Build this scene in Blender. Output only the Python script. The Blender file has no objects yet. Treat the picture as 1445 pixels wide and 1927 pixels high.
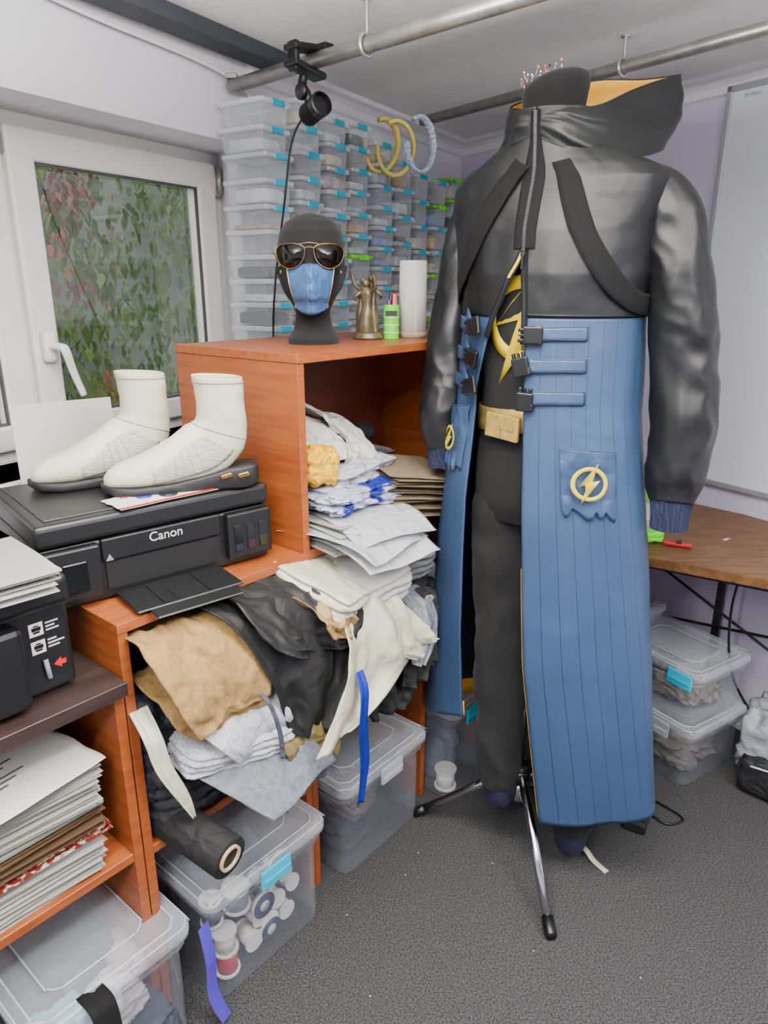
import bpy,bmesh,math,random
from math import sin,cos,pi,radians,sqrt
from mathutils import Vector as V, Matrix, noise
random.seed(7)
COL=bpy.context.scene.collection
# ------------------------------------------------------------ helpers
def lin(h):
    h=h.lstrip('#'); r=[int(h[i:i+2],16)/255 for i in (0,2,4)]
    return tuple(((c/12.92) if c<=.04045 else ((c+.055)/1.055)**2.4) for c in r)+(1,)
def T(x,y,z): return Matrix.Translation((x,y,z))
def RZ(d): return Matrix.Rotation(radians(d),4,'Z')
def RX(d): return Matrix.Rotation(radians(d),4,'X')
def RY(d): return Matrix.Rotation(radians(d),4,'Y')
def nd(nt,t,**k):
    n=nt.nodes.new(t)
    for a,b in k.items(): setattr(n,a,b)
    return n
MC={}
def mat(name,c,rough=.55,metal=0,var=.07,vs=25,bump=0,bs=250,c2=None,st=(1,1,1),spec=.5,coat=0,sheen=0,alpha=1,thr=None,emit=0,bd=.002,fa=.3,crk=0,cs=.45):
    if name in MC: return MC[name]
    m=bpy.data.materials.new(name); m.use_nodes=True; nt=m.node_tree; nt.nodes.clear()
    out=nd(nt,'ShaderNodeOutputMaterial'); p=nd(nt,'ShaderNodeBsdfPrincipled')
    tc=nd(nt,'ShaderNodeTexCoord'); mp=nd(nt,'ShaderNodeMapping'); mp.inputs['Scale'].default_value=st
    nt.links.new(tc.outputs['Object'],mp.inputs[0])
    nz=nd(nt,'ShaderNodeTexNoise'); nz.inputs['Scale'].default_value=vs; nz.inputs['Detail'].default_value=4
    nt.links.new(mp.outputs[0],nz.inputs[0])
    a=lin(c)
    if c2: A=a;B=lin(c2)
    else:
        A=tuple(max(0,x*(1-var)) for x in a[:3])+(1,); B=tuple(min(1,x*(1+var)) for x in a[:3])+(1,)
    rp=nd(nt,'ShaderNodeValToRGB'); rp.color_ramp.elements[0].color=A; rp.color_ramp.elements[1].color=B
    lo,hi=thr if thr else (.3,.7)
    rp.color_ramp.elements[0].position=lo; rp.color_ramp.elements[1].position=hi
    nt.links.new(nz.outputs[0],rp.inputs[0]); nt.links.new(rp.outputs[0],p.inputs['Base Color'])
    p.inputs['Roughness'].default_value=rough; p.inputs['Metallic'].default_value=metal
    p.inputs['Specular IOR Level'].default_value=spec; p.inputs['Coat Weight'].default_value=coat
    p.inputs['Sheen Weight'].default_value=sheen
    if emit:
        p.inputs['Emission Color'].default_value=a; p.inputs['Emission Strength'].default_value=emit
    bn=None
    if crk:
        n3=nd(nt,'ShaderNodeTexNoise'); n3.inputs['Scale'].default_value=crk; n3.inputs['Detail'].default_value=2; n3.inputs['Distortion'].default_value=.8
        nt.links.new(tc.outputs['Object'],n3.inputs[0])
        bn=nd(nt,'ShaderNodeBump'); bn.inputs['Strength'].default_value=cs; bn.inputs['Distance'].default_value=.02
        nt.links.new(n3.outputs[0],bn.inputs['Height']); nt.links.new(bn.outputs[0],p.inputs['Normal'])
    if bump:
        n2=nd(nt,'ShaderNodeTexNoise'); n2.inputs['Scale'].default_value=bs; n2.inputs['Detail'].default_value=3
        nt.links.new(mp.outputs[0],n2.inputs[0])
        b=nd(nt,'ShaderNodeBump'); b.inputs['Strength'].default_value=bump; b.inputs['Distance'].default_value=bd
        if bn: nt.links.new(bn.outputs[0],b.inputs['Normal'])
        nt.links.new(n2.outputs[0],b.inputs['Height']); nt.links.new(b.outputs[0],p.inputs['Normal'])
    last=p.outputs[0]
    if alpha<1:
        tr=nd(nt,'ShaderNodeBsdfTransparent'); mx=nd(nt,'ShaderNodeMixShader')
        lw=nd(nt,'ShaderNodeLayerWeight'); lw.inputs[0].default_value=.3
        mr=nd(nt,'ShaderNodeMapRange'); mr.inputs['To Min'].default_value=alpha; mr.inputs['To Max'].default_value=min(1,alpha+fa)
        nt.links.new(lw.outputs['Facing'],mr.inputs[0]); nt.links.new(mr.outputs[0],mx.inputs[0])
        nt.links.new(tr.outputs[0],mx.inputs[1]); nt.links.new(last,mx.inputs[2]); last=mx.outputs[0]
    nt.links.new(last,out.inputs[0]); MC[name]=m; return m
def tag(o,label=None,cat=None,group=None,kind=None):
    if label:o['label']=label
    if cat:o['category']=cat
    if group:o['group']=group
    if kind:o['kind']=kind
def mk(bm,name,m,parent=None,M=None,smooth=True,label=None,cat=None,group=None,kind=None,solid=0,soff=0,sub=0,inner=False):
    me=bpy.data.meshes.new(name); bmesh.ops.recalc_face_normals(bm,faces=bm.faces) if not inner else None
    bm.to_mesh(me); bm.free()
    for x in (m if isinstance(m,(list,tuple)) else [m]): me.materials.append(x)
    if smooth:
        for p in me.polygons: p.use_smooth=True
    o=bpy.data.objects.new(name,me); COL.objects.link(o)
    if parent: o.parent=parent
    if M is not None: o.matrix_basis=M
    tag(o,label,cat,group,kind)
    if solid:
        s=o.modifiers.new('Solid','SOLIDIFY'); s.thickness=solid; s.offset=soff
        if inner: s.material_offset=1; s.material_offset_rim=0
    return o
def emp(name,M,label,cat,group=None):
    o=bpy.data.objects.new(name,None); o.empty_display_size=.05; COL.objects.link(o); o.matrix_basis=M; tag(o,label,cat,group); return o
def cr(P,t):
    n=len(P)-1; x=min(max(t,0),1)*n; i=min(int(x),n-1); f=x-i
    p0=P[max(i-1,0)];p1=P[i];p2=P[i+1];p3=P[min(i+2,n)]
    return [0.5*(2*b+(-a+c)*f+(2*a-5*b+4*c-d)*f*f+(-a+3*b-3*c+d)*f**3) for a,b,c,d in zip(p0,p1,p2,p3)]
def tab(x,P):
    if x<=P[0][0]: r=P[0][1:]
    elif x>=P[-1][0]: r=P[-1][1:]
    else:
        for i in range(len(P)-1):
            if P[i][0]<=x<=P[i+1][0]:
                f=(x-P[i][0])/(P[i+1][0]-P[i][0]); r=[a+(b-a)*f for a,b in zip(P[i][1:],P[i+1][1:])]; break
    return r[0] if len(r)==1 else r
def bbox(sx,sy,sz,c=(0,0,0),bev=0,seg=2):
    bm=bmesh.new(); bmesh.ops.create_cube(bm,size=1)
    for v in bm.verts: v.co=V((v.co.x*sx+c[0],v.co.y*sy+c[1],v.co.z*sz+c[2]))
    if bev: bmesh.ops.bevel(bm,geom=bm.edges[:],offset=bev,segments=seg,affect='EDGES',profile=.5)
    return bm
def bb(x0,x1,y0,y1,z0,z1,bev=0,seg=2): return bbox(x1-x0,y1-y0,z1-z0,((x0+x1)/2,(y0+y1)/2,(z0+z1)/2),bev,seg)
def join(*bms):
    r=bmesh.new()
    for b in bms:
        me=bpy.data.meshes.new('t'); b.to_mesh(me); b.free(); r.from_mesh(me); bpy.data.meshes.remove(me)
    return r
def xf(bm,M): bmesh.ops.transform(bm,matrix=M,verts=bm.verts); return bm
def prism(pts,z0,z1,bev=0):
    bm=bmesh.new(); a=[bm.verts.new((x,y,z0)) for x,y in pts]; b=[bm.verts.new((x,y,z1)) for x,y in pts]; n=len(pts)
    bm.faces.new(a[::-1]); bm.faces.new(b)
    for i in range(n): bm.faces.new((a[i],a[(i+1)%n],b[(i+1)%n],b[i]))
    if bev: bmesh.ops.bevel(bm,geom=bm.edges[:],offset=bev,segments=2,affect='EDGES')
    return bm
def rings(R,cap=True,close=False):
    bm=bmesh.new(); L=[[bm.verts.new(p) for p in r] for r in R]; n=len(R[0])
    for i in range(len(L)-1+(1 if close else 0)):
        a=L[i];b=L[(i+1)%len(L)]
        for j in range(n): bm.faces.new((a[j],a[(j+1)%n],b[(j+1)%n],b[j]))
    if not close and cap in (True,'bottom'): bm.faces.new(L[0][::-1])
    if not close and cap in (True,'top'): bm.faces.new(L[-1])
    return bm
def lathe(prof,seg=24,cap=True):
    return rings([[V((r*cos(2*pi*k/seg),r*sin(2*pi*k/seg),z)) for k in range(seg)] for r,z in prof],cap)
def cyl(r,h,seg=20,r2=None,c=(0,0,0),bev=0):
    r2=r if r2 is None else r2
    if bev: bm=lathe([(r-bev,0),(r,bev),(r2,h-bev),(r2-bev,h)],seg)
    else: bm=lathe([(r,0),(r2,h)],seg)
    return xf(bm,Matrix.Translation(c))
def tube(pts,r,seg=8,n=None,smooth=True,cap=True,flat=1.0,wr=0,close=False):
    P=[list(p) for p in pts]; n=n or max(2,(len(P)-1)*6)
    if close: P=P+[P[0]]
    rr=r if isinstance(r,(list,tuple)) else [r]*len(P)
    if close and isinstance(r,(list,tuple)): rr=list(r)+[r[0]]
    Q=[p+[q] for p,q in zip(P,rr)]
    if not smooth: n=len(Q)-1
    C=[cr(Q,i/n) if smooth else Q[i] for i in range(n+1)]
    if close: C=C[:-1]
    R=[];up=None
    for i,c in enumerate(C):
        p=V(c[:3])
        if close: t=V(C[(i+1)%len(C)][:3])-V(C[i-1][:3])
        else: t=V(C[min(i+1,len(C)-1)][:3])-V(C[max(i-1,0)][:3])
        if t.length<1e-9: t=V((0,0,1))
        t.normalize()
        if up is None:
            up=V((0,0,1)) if abs(t.z)<.9 else V((0,1,0))
        x=t.cross(up)
        if x.length<1e-6: x=t.cross(V((1,0,0)))
        x.normalize(); y=x.cross(t).normalized(); up=y
        ring=[]
        for k in range(seg):
            a=2*pi*k/seg; q=c[3]
            if wr:
                zz=p.z+.03*sin(a*1.0+p.z*9)
                q*=1+wr*(.8*noise.noise(V((cos(a)*1.1,sin(a)*1.1,zz*11)))-.9*abs(noise.noise(V((cos(a)*1.6+5,sin(a)*1.6,zz*17))))+.25)
            ring.append(p+x*q*cos(a)+y*q*flat*sin(a))
        R.append(ring)
    return rings(R,cap,close)
def grid(fn,nu,nv,closeu=False,flip=False):
    bm=bmesh.new(); uvl=bm.loops.layers.uv.new('UVMap')
    L=[[bm.verts.new(fn(i/nu,j/nv)) for i in range(nu+(0 if closeu else 1))] for j in range(nv+1)]
    for j in range(nv):
        for i in range(nu):
            i2=(i+1)%nu if closeu else i+1
            f=bm.faces.new((L[j][i],L[j][i2],L[j+1][i2],L[j+1][i]))
            for lp,(a,b) in zip(f.loops,((i,j),(i+1,j),(i+1,j+1),(i,j+1))): lp[uvl].uv=(a/nu,b/nv)
    if flip: bmesh.ops.reverse_faces(bm,faces=bm.faces)
    return bm
def rid(p): return 1-2.2*abs(noise.noise(p))
def bundle(sx,sy,sz,layers=4,seed=0,puff=.1,cuts=17,crease=.10):
    bm=bmesh.new(); bmesh.ops.create_cube(bm,size=2); bmesh.ops.subdivide_edges(bm,edges=bm.edges[:],cuts=cuts,use_grid_fill=True)
    for v in bm.verts:
        p=v.co.copy(); l=(abs(p.x)**7+abs(p.y)**7+abs(p.z)**7)**(1/7); p/=l
        side=max(abs(p.x),abs(p.y))**5
        ph=(p.z+.18*noise.noise(V((p.x*1.3+seed,p.y*1.3,seed))))*layers*pi/2
        g=-.12*(1-abs(sin(ph)))**2*side if layers>1 else 0
        d=puff*noise.noise(p*1.4+V((seed*3.1,seed,0)))
        c=crease*(rid(p*1.9+V((seed,2*seed,0)))-.6)*.55+crease*.5*(rid(p*4.3+V((seed,0,seed*2)))-.6)
        p.x*=1+g+d+c*.6; p.y*=1+g+d*.6+c*.6; p.z*=1+puff*1.3*noise.noise(V((p.x*1.8+seed,p.y*1.8,seed)))+c
        v.co=V((p.x*sx/2,p.y*sy/2,p.z*sz/2))
    return bm
def drape(path,hw,dirv=(1,0,0),nf=2.5,amp=.012,seed=0,nu=28,nv=34,ragged=0):
    D=V(dirv).normalized(); Hh=hw if isinstance(hw,(list,tuple)) else [hw]*len(path)
    Q=[list(p)+[h] for p,h in zip(path,Hh)]
    def fn(u,v):
        c=cr(Q,v); e=cr(Q,min(v+.02,1)); s=cr(Q,max(v-.02,0))
        t=(V(e[:3])-V(s[:3])); t=t.normalized() if t.length>1e-6 else V((0,0,-1))
        n=t.cross(D); n=n.normalized() if n.length>1e-6 else V((0,-1,0))
        w=2*u-1
        a=amp*(.35+v)*(sin(w*nf*pi+seed*1.7+v*1.5)+.6*noise.noise(V((w*2.3+seed,v*3,seed*.7)))*1.5)
        return V(c[:3])+D*(w*c[3]*(1+.06*noise.noise(V((seed,v*4,0)))))+n*a
    return grid(fn,nu,nv)
def sheet(rows,amp=.01,nf=2,seed=0,nu=44,nv=44,cre=.006,rag=.0):
    LL=[list(a) for a,b in rows]; RR=[list(b) for a,b in rows]
    def fn(u,v):
        uu=u+.05*noise.noise(V((u*3,v*3,seed)))*(4*u*(1-u))
        a=V(cr(LL,v));b=V(cr(RR,v)); p=a.lerp(b,uu)
        a2=V(cr(LL,min(1,v+.03)));b2=V(cr(RR,min(1,v+.03))); a1=V(cr(LL,max(0,v-.03)));b1=V(cr(RR,max(0,v-.03)))
        t=a2.lerp(b2,uu)-a1.lerp(b1,uu); n=t.cross(b-a)
        n=n.normalized() if n.length>1e-9 else V((0,-1,0))
        if n.y>0: n=-n
        f=amp*(.3+v)*(sin((u*nf+.25*sin(v*3+seed))*2*pi+seed)+.7*noise.noise(V((u*4+seed,v*2,seed))))
        c=cre*(rid(V((u*3.2+seed*2,v*3.2,seed)))+.5*rid(V((u*7+seed,v*6,1))))
        p=p+n*(f+c)
        if rag and v>.85: p.z+=rag*noise.noise(V((u*6,seed,2)))*(v-.85)/.15
        return p
    return grid(fn,nu,nv)
def text(body,size,M,m,parent=None,name='lettering',ext=.0004,align='CENTER',**k):
    cu=bpy.data.curves.new('c','FONT'); cu.body=body; cu.size=size; cu.extrude=ext; cu.align_x=align; cu.align_y='CENTER'
    o=bpy.data.objects.new('c',cu); COL.objects.link(o); bpy.context.view_layer.update()
    me=bpy.data.meshes.new_from_object(o); bpy.data.objects.remove(o); me.materials.clear(); me.materials.append(m); me.name=name
    t=bpy.data.objects.new(name,me); COL.objects.link(t)
    if parent: t.parent=parent
    t.matrix_basis=M; tag(t,**k); return t
FLATX=RX(90)
# ------------------------------------------------------------ frames
C0=(.337,3.40)
WF=T(C0[0],C0[1],0)@RZ(59.6)       # window wall : x runs along wall (negative toward viewer), y outwards
BF=T(C0[0],C0[1],0)@RZ(-58.06)     # whiteboard wall : x to the right, y outwards
KF=T(-.154,1.389,0)@RZ(50)         # cabinets : x along front, y into the cabinet
MQ=T(.36,1.56,0)@RZ(-33)           # dress form, -y is the front
H=1.98
# ------------------------------------------------------------ materials
m_wallL=mat('wall_paint_white','dfdde4',.8,var=.02,vs=4,bump=.15,bs=60)
m_wallB=mat('wall_paint_lilac','cbc5dc',.8,var=.03,vs=4,bump=.2,bs=80)
m_ceil=mat('ceiling_paint','f0f0ed',.85,var=.03,vs=3,bump=.35,bs=35,bd=.004)
m_carpet=mat('carpet','191919',.95,c2='525253',vs=260,thr=(.36,.74),bump=.7,bs=380,bd=.005)
m_white=mat('white_plastic','e6e5df',.35,var=.02)
m_trim=mat('trim_white','e2e0e4',.6,var=.02)
m_wood=mat('cherry_laminate','783614',.40,c2='945024',vs=6,st=(1,1,14),bump=.03,spec=.45)
m_woodh=mat('cherry_laminate_h','783614',.40,c2='945024',vs=6,st=(2,14,14),bump=.03)
m_back=mat('cherry_back','642a16',.45,c2='7a381c',vs=5,st=(1,1,12))
m_wenge=mat('wenge_board','1c1412',.45,c2='342622',vs=8,st=(1,12,12))
m_leather=mat('black_faux_leather','0e0f11',.45,var=.15,vs=8,bump=.10,bs=380,spec=.42,crk=8,cs=.28)
m_blk=mat('black_plastic','08090a',.38,var=.1)
m_blkm=mat('black_matte_plastic','0e0f11',.6,var=.1,bump=.1)
m_web=mat('black_webbing','060607',.85,var=.25,vs=90,st=(1,1,8),bump=.4,bs=300,spec=.3)
m_knit=mat('black_knit','050506',.9,var=.2,bump=.4,bs=350,sheen=.03)
m_navy=mat('navy_rib','0c1230',.85,var=.3,vs=60,bump=.4)
m_velv=mat('black_velvet','040405',.95,var=.3,vs=60,bump=.3,sheen=.04)
m_gold=mat('gold_lame','c0a45a',.45,metal=.6,var=.25,vs=50,bump=.3,bs=120)
m_yel=mat('yellow_lining','d49a20',.6,var=.05)
m_yelp=mat('yellow_print','d2b41c',.75,var=.03,spec=.2)
m_brass=mat('brass','c09a58',.28,metal=1,var=.05)
m_chrome=mat('chrome','c8c8cc',.14,metal=1,var=.03)
m_steel=mat('galvanised_steel','a5a39c',.38,metal=.8,var=.18,vs=30,bump=.1)
m_cream=mat('white_boot_leather','cfccb4',.55,var=.03,bump=.12,bs=350)
m_clear=mat('clear_plastic','e8eff6',.10,var=.02,alpha=.16,fa=.45,spec=.9)
m_clear2=mat('clear_bin_plastic','d6dde8',.1,var=.02,alpha=.11,fa=.35,spec=.8)
m_lid=mat('clear_lid_plastic','dde4ee',.15,var=.02,alpha=.22,fa=.45,spec=.8)
m_lids=mat('clear_box_lid','eef3f8',.15,var=.02,alpha=.40,fa=.4,spec=.9)
m_lidg=mat('green_lid_plastic','70dc08',.2,var=.02,alpha=.75,fa=.2,spec=.8)
m_teal=mat('turquoise_plastic','10a4c0',.3,var=.04)
m_green=mat('lime_plastic','5cd800',.35,var=.04)
m_paper=mat('paper','cfcdc8',.8,var=.02)
m_kraft=mat('kraft_paper','9c8a70',.8,var=.06)
m_brown=mat('brown_card','6b5238',.8,var=.1)
m_red=mat('red_plastic','b8080f',.4,var=.05)
m_blue=mat('royal_blue_satin','0c1e80',.4,var=.08)
def glassmat():
    m=bpy.data.materials.new('window_glass'); m.use_nodes=True; nt=m.node_tree; nt.nodes.clear()
    o=nd(nt,'ShaderNodeOutputMaterial'); tr=nd(nt,'ShaderNodeBsdfTransparent'); gl=nd(nt,'ShaderNodeBsdfGlossy'); gl.inputs['Roughness'].default_value=.01
    tr.inputs[0].default_value=(.9,.91,.88,1)
    fz=nd(nt,'ShaderNodeLayerWeight'); fz.inputs[0].default_value=.28; mx=nd(nt,'ShaderNodeMixShader')
    mr=nd(nt,'ShaderNodeMapRange'); mr.inputs['To Min'].default_value=.12; mr.inputs['To Max'].default_value=.6
    nt.links.new(fz.outputs['Facing'],mr.inputs[0])
    nt.links.new(mr.outputs[0],mx.inputs[0]); nt.links.new(tr.outputs[0],mx.inputs[1]); nt.links.new(gl.outputs[0],mx.inputs[2]); nt.links.new(mx.outputs[0],o.inputs[0]); return m
m_glass=glassmat()
def stripemat(name,c,cs,N,wd=.035,rough=.42):
    m=mat(name,c,rough,var=.10,vs=5,bump=.1,bs=300,crk=5,cs=.35,spec=.42); nt=m.node_tree
    p=[n for n in nt.nodes if n.type=='BSDF_PRINCIPLED'][0]; src=p.inputs['Base Color'].links[0].from_socket
    tc=nd(nt,'ShaderNodeUVMap'); sp=nd(nt,'ShaderNodeSeparateXYZ'); nt.links.new(tc.outputs[0],sp.inputs[0])
    mu=nd(nt,'ShaderNodeMath',operation='MULTIPLY'); mu.inputs[1].default_value=N; nt.links.new(sp.outputs[0],mu.inputs[0])
    fr=nd(nt,'ShaderNodeMath',operation='FRACT'); nt.links.new(mu.outputs[0],fr.inputs[0])
    lt=nd(nt,'ShaderNodeMath',operation='LESS_THAN'); lt.inputs[1].default_value=wd; nt.links.new(fr.outputs[0],lt.inputs[0])
    mx=nd(nt,'ShaderNodeMix',data_type='RGBA'); nt.links.new(lt.outputs[0],mx.inputs[0]); nt.links.new(src,mx.inputs[6]); mx.inputs[7].default_value=lin(cs)
    nt.links.new(mx.outputs[2],p.inputs['Base Color']); return m
m_bluef=mat('blue_faux_leather','2c405e',.46,var=.07,vs=6,bump=.1,bs=300,spec=.4,crk=18,cs=.25)
m_stripe=stripemat('blue_pinstripe_faux_leather','2c405e','101a2e',36,.032,.46)
# ------------------------------------------------------------ room
def struct(bm,name,m,M=None,parent=None): return mk(bm,name,m,parent,M,smooth=False,kind='structure')
struct(prism([(-2.4,-.95),(-2.4,-1.9),(2.6,-1.9),(2.6,.05),(.42,3.75),(.2,3.6)],-.06,0),'floor',m_carpet)
struct(prism([(-2.4,-.95),(-2.4,-1.9),(2.6,-1.9),(2.6,.05),(.42,3.75),(.2,3.6)],H,H+.06),'ceiling',m_ceil)
WT=.24
struct(join(prism([(.2,0),(.2,WT),(-1.351,WT),(-1.351,.17),(-1.457,0)],0,H),prism([(-2.95,0),(-2.95,WT),(-5,WT),(-5,0)],0,H),
   prism([(-1.457,0),(-1.351,.17),(-1.351,WT),(-2.95,WT),(-2.95,0)],0,1.0),prism([(-1.457,0),(-1.351,.17),(-1.351,WT),(-2.95,WT),(-2.95,0)],1.767,H)),'wall_left',m_wallL,WF)
struct(bb(-.05,4.05,0,.15,0,H),'wall_back',m_wallB,BF)
struct(bb(-2.35,2.6,-1.85,-1.7,0,H),'wall_rear',m_wallB)
struct(bb(2.45,2.6,-1.7,.1,0,H),'wall_right',m_wallB)
struct(bb(-2.35,-2.193,-1.75,-.88,0,H),'wall_side',m_wallL)
struct(join(bb(.02,3.9,-.016,0,0,.06,.004),bb(.02,3.9,-.022,0,0,.02)),'baseboard_back',m_trim,BF)
def cornice(x0,x1):
    pr=[(0,-.055),(0,0),(-.06,0),(-.055,-.012),(-.035,-.018),(-.02,-.03),(-.012,-.05)]
    return rings([[V((x,y,H+z)) for y,z in pr] for x in (x0,x1)])
struct(cornice(0,3.95),'trim_1',m_trim,BF)
struct(cornice(-1.4,-.0),'trim_2',m_trim,WF)
mk(bb(-4.6,-1.388,-.135,-.062,H-.036,H-.001,.003),'ceiling_rail',mat('dark_grey_painted_metal','30353a',.7,var=.15,vs=60,bump=.5,bs=120),None,WF,False,'dark grey textured rail fixed along the ceiling','rail')
mk(tube([(-4.0,-.03,1.955),(-3.2,-.03,1.95),(-2.6,-.032,1.94),(-2.2,-.03,1.95),(-1.9,-.03,1.935),(-1.6,-.028,1.925),(-1.45,-.03,1.90),(-1.40,-.02,1.86)],.005,8,60),'electric_cable',m_white,None,WF,True,'white painted electric cable sagging along the top of the wall','cable')
# window
y0,y1=.165,.225
win=mk(join(bb(-2.95,-1.351,y0,y1,1.717,1.767,.004),bb(-2.95,-1.351,y0,y1,1.0,1.05,.004),bb(-1.401,-1.351,y0,y1,1.0,1.767,.004),bb(-2.95,-2.90,y0,y1,1.0,1.767,.004),bb(-2.072,-2.03,y0,y1,1.05,1.717,.004)),'window_1',m_white,None,WF,False,kind='structure')
def sash(x0,x1,name):
    w=.068; z0,z1=1.03,1.735
    s=mk(join(bb(x0,x1,y0-.022,y1-.03,z1-w,z1,.006),bb(x0,x1,y0-.022,y1-.03,z0,z0+w-.01,.006),bb(x0,x0+w,y0-.021,y1-.031,z0+.01,z1-.01,.006),bb(x1-w,x1,y0-.021,y1-.031,z0+.01,z1-.01,.006)),name,m_white,win,None,False)
    gk=mat('window_gasket','3a3a3c',.6)
    mk(join(bb(x0+w-.003,x1-w+.003,y0-.012,y0-.004,z1-w-.006,z1-w+.001),bb(x0+w-.003,x1-w+.003,y0-.012,y0-.004,z0+w-.011,z0+w-.004),bb(x0+w-.002,x0+w+.005,y0-.012,y0-.004,z0+w-.01,z1-w),bb(x1-w-.005,x1-w+.002,y0-.012,y0-.004,z0+w-.01,z1-w)),'gasket',gk,s,None,False)
    bm=bmesh.new(); bm.faces.new([bm.verts.new(p) for p in ((x0+w-.01,.18,z0+w-.02),(x1-w+.01,.18,z0+w-.02),(x1-w+.01,.18,z1-w+.01),(x0+w-.01,.18,z1-w+.01))])
    mk(bm,'glass',m_glass,s,None,False); return s
s1=sash(-2.045,-1.395,'window_sash'); sash(-2.93,-2.06,'window_sash')
hd=mk(join(bb(-2.032,-1.998,.118,.143,1.225,1.30,.008),tube([(-2.015,.13,1.262),(-2.015,.085,1.262),(-2.012,.075,1.25),(-1.995,.08,1.20),(-1.975,.08,1.145)],[.011,.012,.012,.0105,.009],12,24,flat=.75)),'window_handle',m_white,s1,None,True)
mk(join(cyl(.008,.07,12,c=(-1.388,.135,1.655)),bb(-1.40,-1.375,.14,.15,1.65,1.73,.002)),'window_hinge',m_steel,s1,None,True)
struct(bb(-2.95,-1.47,-.02,.16,.985,1.0,.003),'trim_3',m_trim,WF)
def leaves(n,x,y,z,seed,sz=.045,clump=0,sg=.07):
    rnd=random.Random(seed); bm=bmesh.new(); C=[V((rnd.uniform(*x),rnd.uniform(*y),rnd.uniform(*z))) for i in range(clump or 1)]
    for i in range(n):
        if clump:
            b=rnd.choice(C); c=b+V((rnd.gauss(0,sg),rnd.gauss(0,sg*.7),rnd.gauss(0,sg*.9)))
        else: c=V((rnd.uniform(*x),rnd.uniform(*y),rnd.uniform(*z)))
        M=T(*c)@RZ(rnd.uniform(0,360))@RX(rnd.uniform(-85,-20)); L=sz*rnd.uniform(.6,1.3)
        P=[(0,0,0),(L*.18,L*.3,.004),(L*.20,L*.6,0),(0,L,-.01),(-L*.20,L*.6,0),(-L*.18,L*.3,.004)]
        bm.faces.new([bm.verts.new(M@V(p)) for p in P])
    return bm
m_leaf=mat('leaf_green','36542a',.6,c2='68843f',vs=6); m_leafr=mat('leaf_red','7a4034',.6,c2='9c6a50',vs=9); m_leafd=mat('leaf_dark','38443a',.8,c2='5c685c',vs=1.6)
mk(leaves(5200,(-2.9,-.3),(.5,1.1),(.75,2.1),1,.056,60,.11),'shrub',m_leaf,None,WF,False,'green leafy shrub outside the window','shrub',kind='stuff')
mk(leaves(1500,(-2.5,-1.4),(.42,.75),(.8,1.95),2,.036,16,.06),'red_shrub',m_leafr,None,WF,False,'shrub with reddish leaves outside the window','shrub',kind='stuff')
mk(join(bb(-7,1.6,1.95,2.1,-.1,2.3),leaves(1800,(-6.5,1.5),(1.7,1.95),(.3,2.3),3,.08)),'hedge',m_leafd,None,WF,False,'dark hedge growing behind the shrubs','hedge',kind='stuff')
# ------------------------------------------------------------ whiteboard
wb=emp('whiteboard',BF@T(1.263,0,0),'large white whiteboard with aluminium frame hanging on the lilac wall','whiteboard')
mk(bb(.015,1.3,-.014,-.002,.80,1.93,.001),'panel',mat('whiteboard_enamel','dfe3ec',.25,var=.01),wb,None,False)
mk(join(bb(0,.018,-.02,-.001,.785,1.945,.003),bb(0,1.32,-.02,-.001,1.927,1.945,.003),bb(0,1.32,-.02,-.001,.785,.803,.003),bb(1.302,1.32,-.02,-.001,.785,1.945,.003)),'frame',mat('aluminium','b9bcc4',.4,metal=.6,var=.03),wb,None,False)
text('BOARDS',.013,T(.080,-.0144,1.912)@FLATX,mat('label_blue','6a8ab8',.5),wb)
mk(xf(cyl(.012,.009,20,bev=.002),RX(90)),'magnet',mat('blue_magnet','0c2cb8',.35),None,BF@T(1.29,-.0145,1.33),True,'round blue magnet stuck on the whiteboard','magnet')
# ------------------------------------------------------------ rails
def rail(p,q,r,label):
    a=V(p);b=V(q); o=emp('clothes_rail',T(*a),label,'rail')
    d=b-a; mk(tube([(0,0,0),tuple(d)],r,20,smooth=False),'pipe',m_steel,o); return o,d
rA,dA=rail((-.395,2.085,1.89),(.42,1.322,1.89),.0165,'galvanised steel pipe rail hanging under the ceiling')
rB,dB=rail((.125,2.60,1.911),(1.10,1.325,1.911),.0145,'galvanised steel pipe rail suspended from hooks behind the dress form')
m_zinc=mat('zinc','c0bfba',.35,metal=.8)
def hook(par,f,r,top):
    d=(dA if par is rA else dB)*f
    t=(dA if par is rA else dB).normalized(); s=t.cross(V((0,0,1)))
    pts=[]
    for k in range(11):
        a=radians(90-26*k); pts.append(d+s*(r+.005)*cos(a)+V((0,0,(r+.005)*sin(a))))
    pts=[d+V((0,0,top))]+[d+V((0,0,r+.03))]+pts
    mk(tube([tuple(p) for p in pts],.0042,8,60),'hook',m_zinc,par)
    mk(cyl(.012,.004,16,c=tuple(d+V((0,0,top-.004)))),'hook_plate',m_zinc,par)
hook(rA,.44,.0165,.088); hook(rB,.475,.0145,.068); hook(rB,.9,.0145,.068); hook(rA,.95,.0165,.088)
mk(bbox(.03,.05,.012,(0,0,0),.002),'end_bracket',m_steel,rA,T(0.005,-.0,.02),False)
t=dA.normalized(); LA=T(*(V((-.395,2.085,1.89))+dA*.285))@Matrix.Rotation(math.atan2(t.y,t.x),4,'Z')
lamp=emp('clamp_lamp',LA,'black clip-on spot lamp clamped to the steel rail','lamp')
mk(join(xf(bbox(.045,.095,.014,(0,-.02,.024),.004),RX(6)),xf(bbox(.045,.095,.014,(0,-.02,-.026),.004),RX(-10)),bbox(.03,.014,.06,(0,-.058,0),.004),bbox(.05,.03,.02,(0,.03,.03),.004)),'clamp',m_blk,lamp,None,False)
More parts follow.
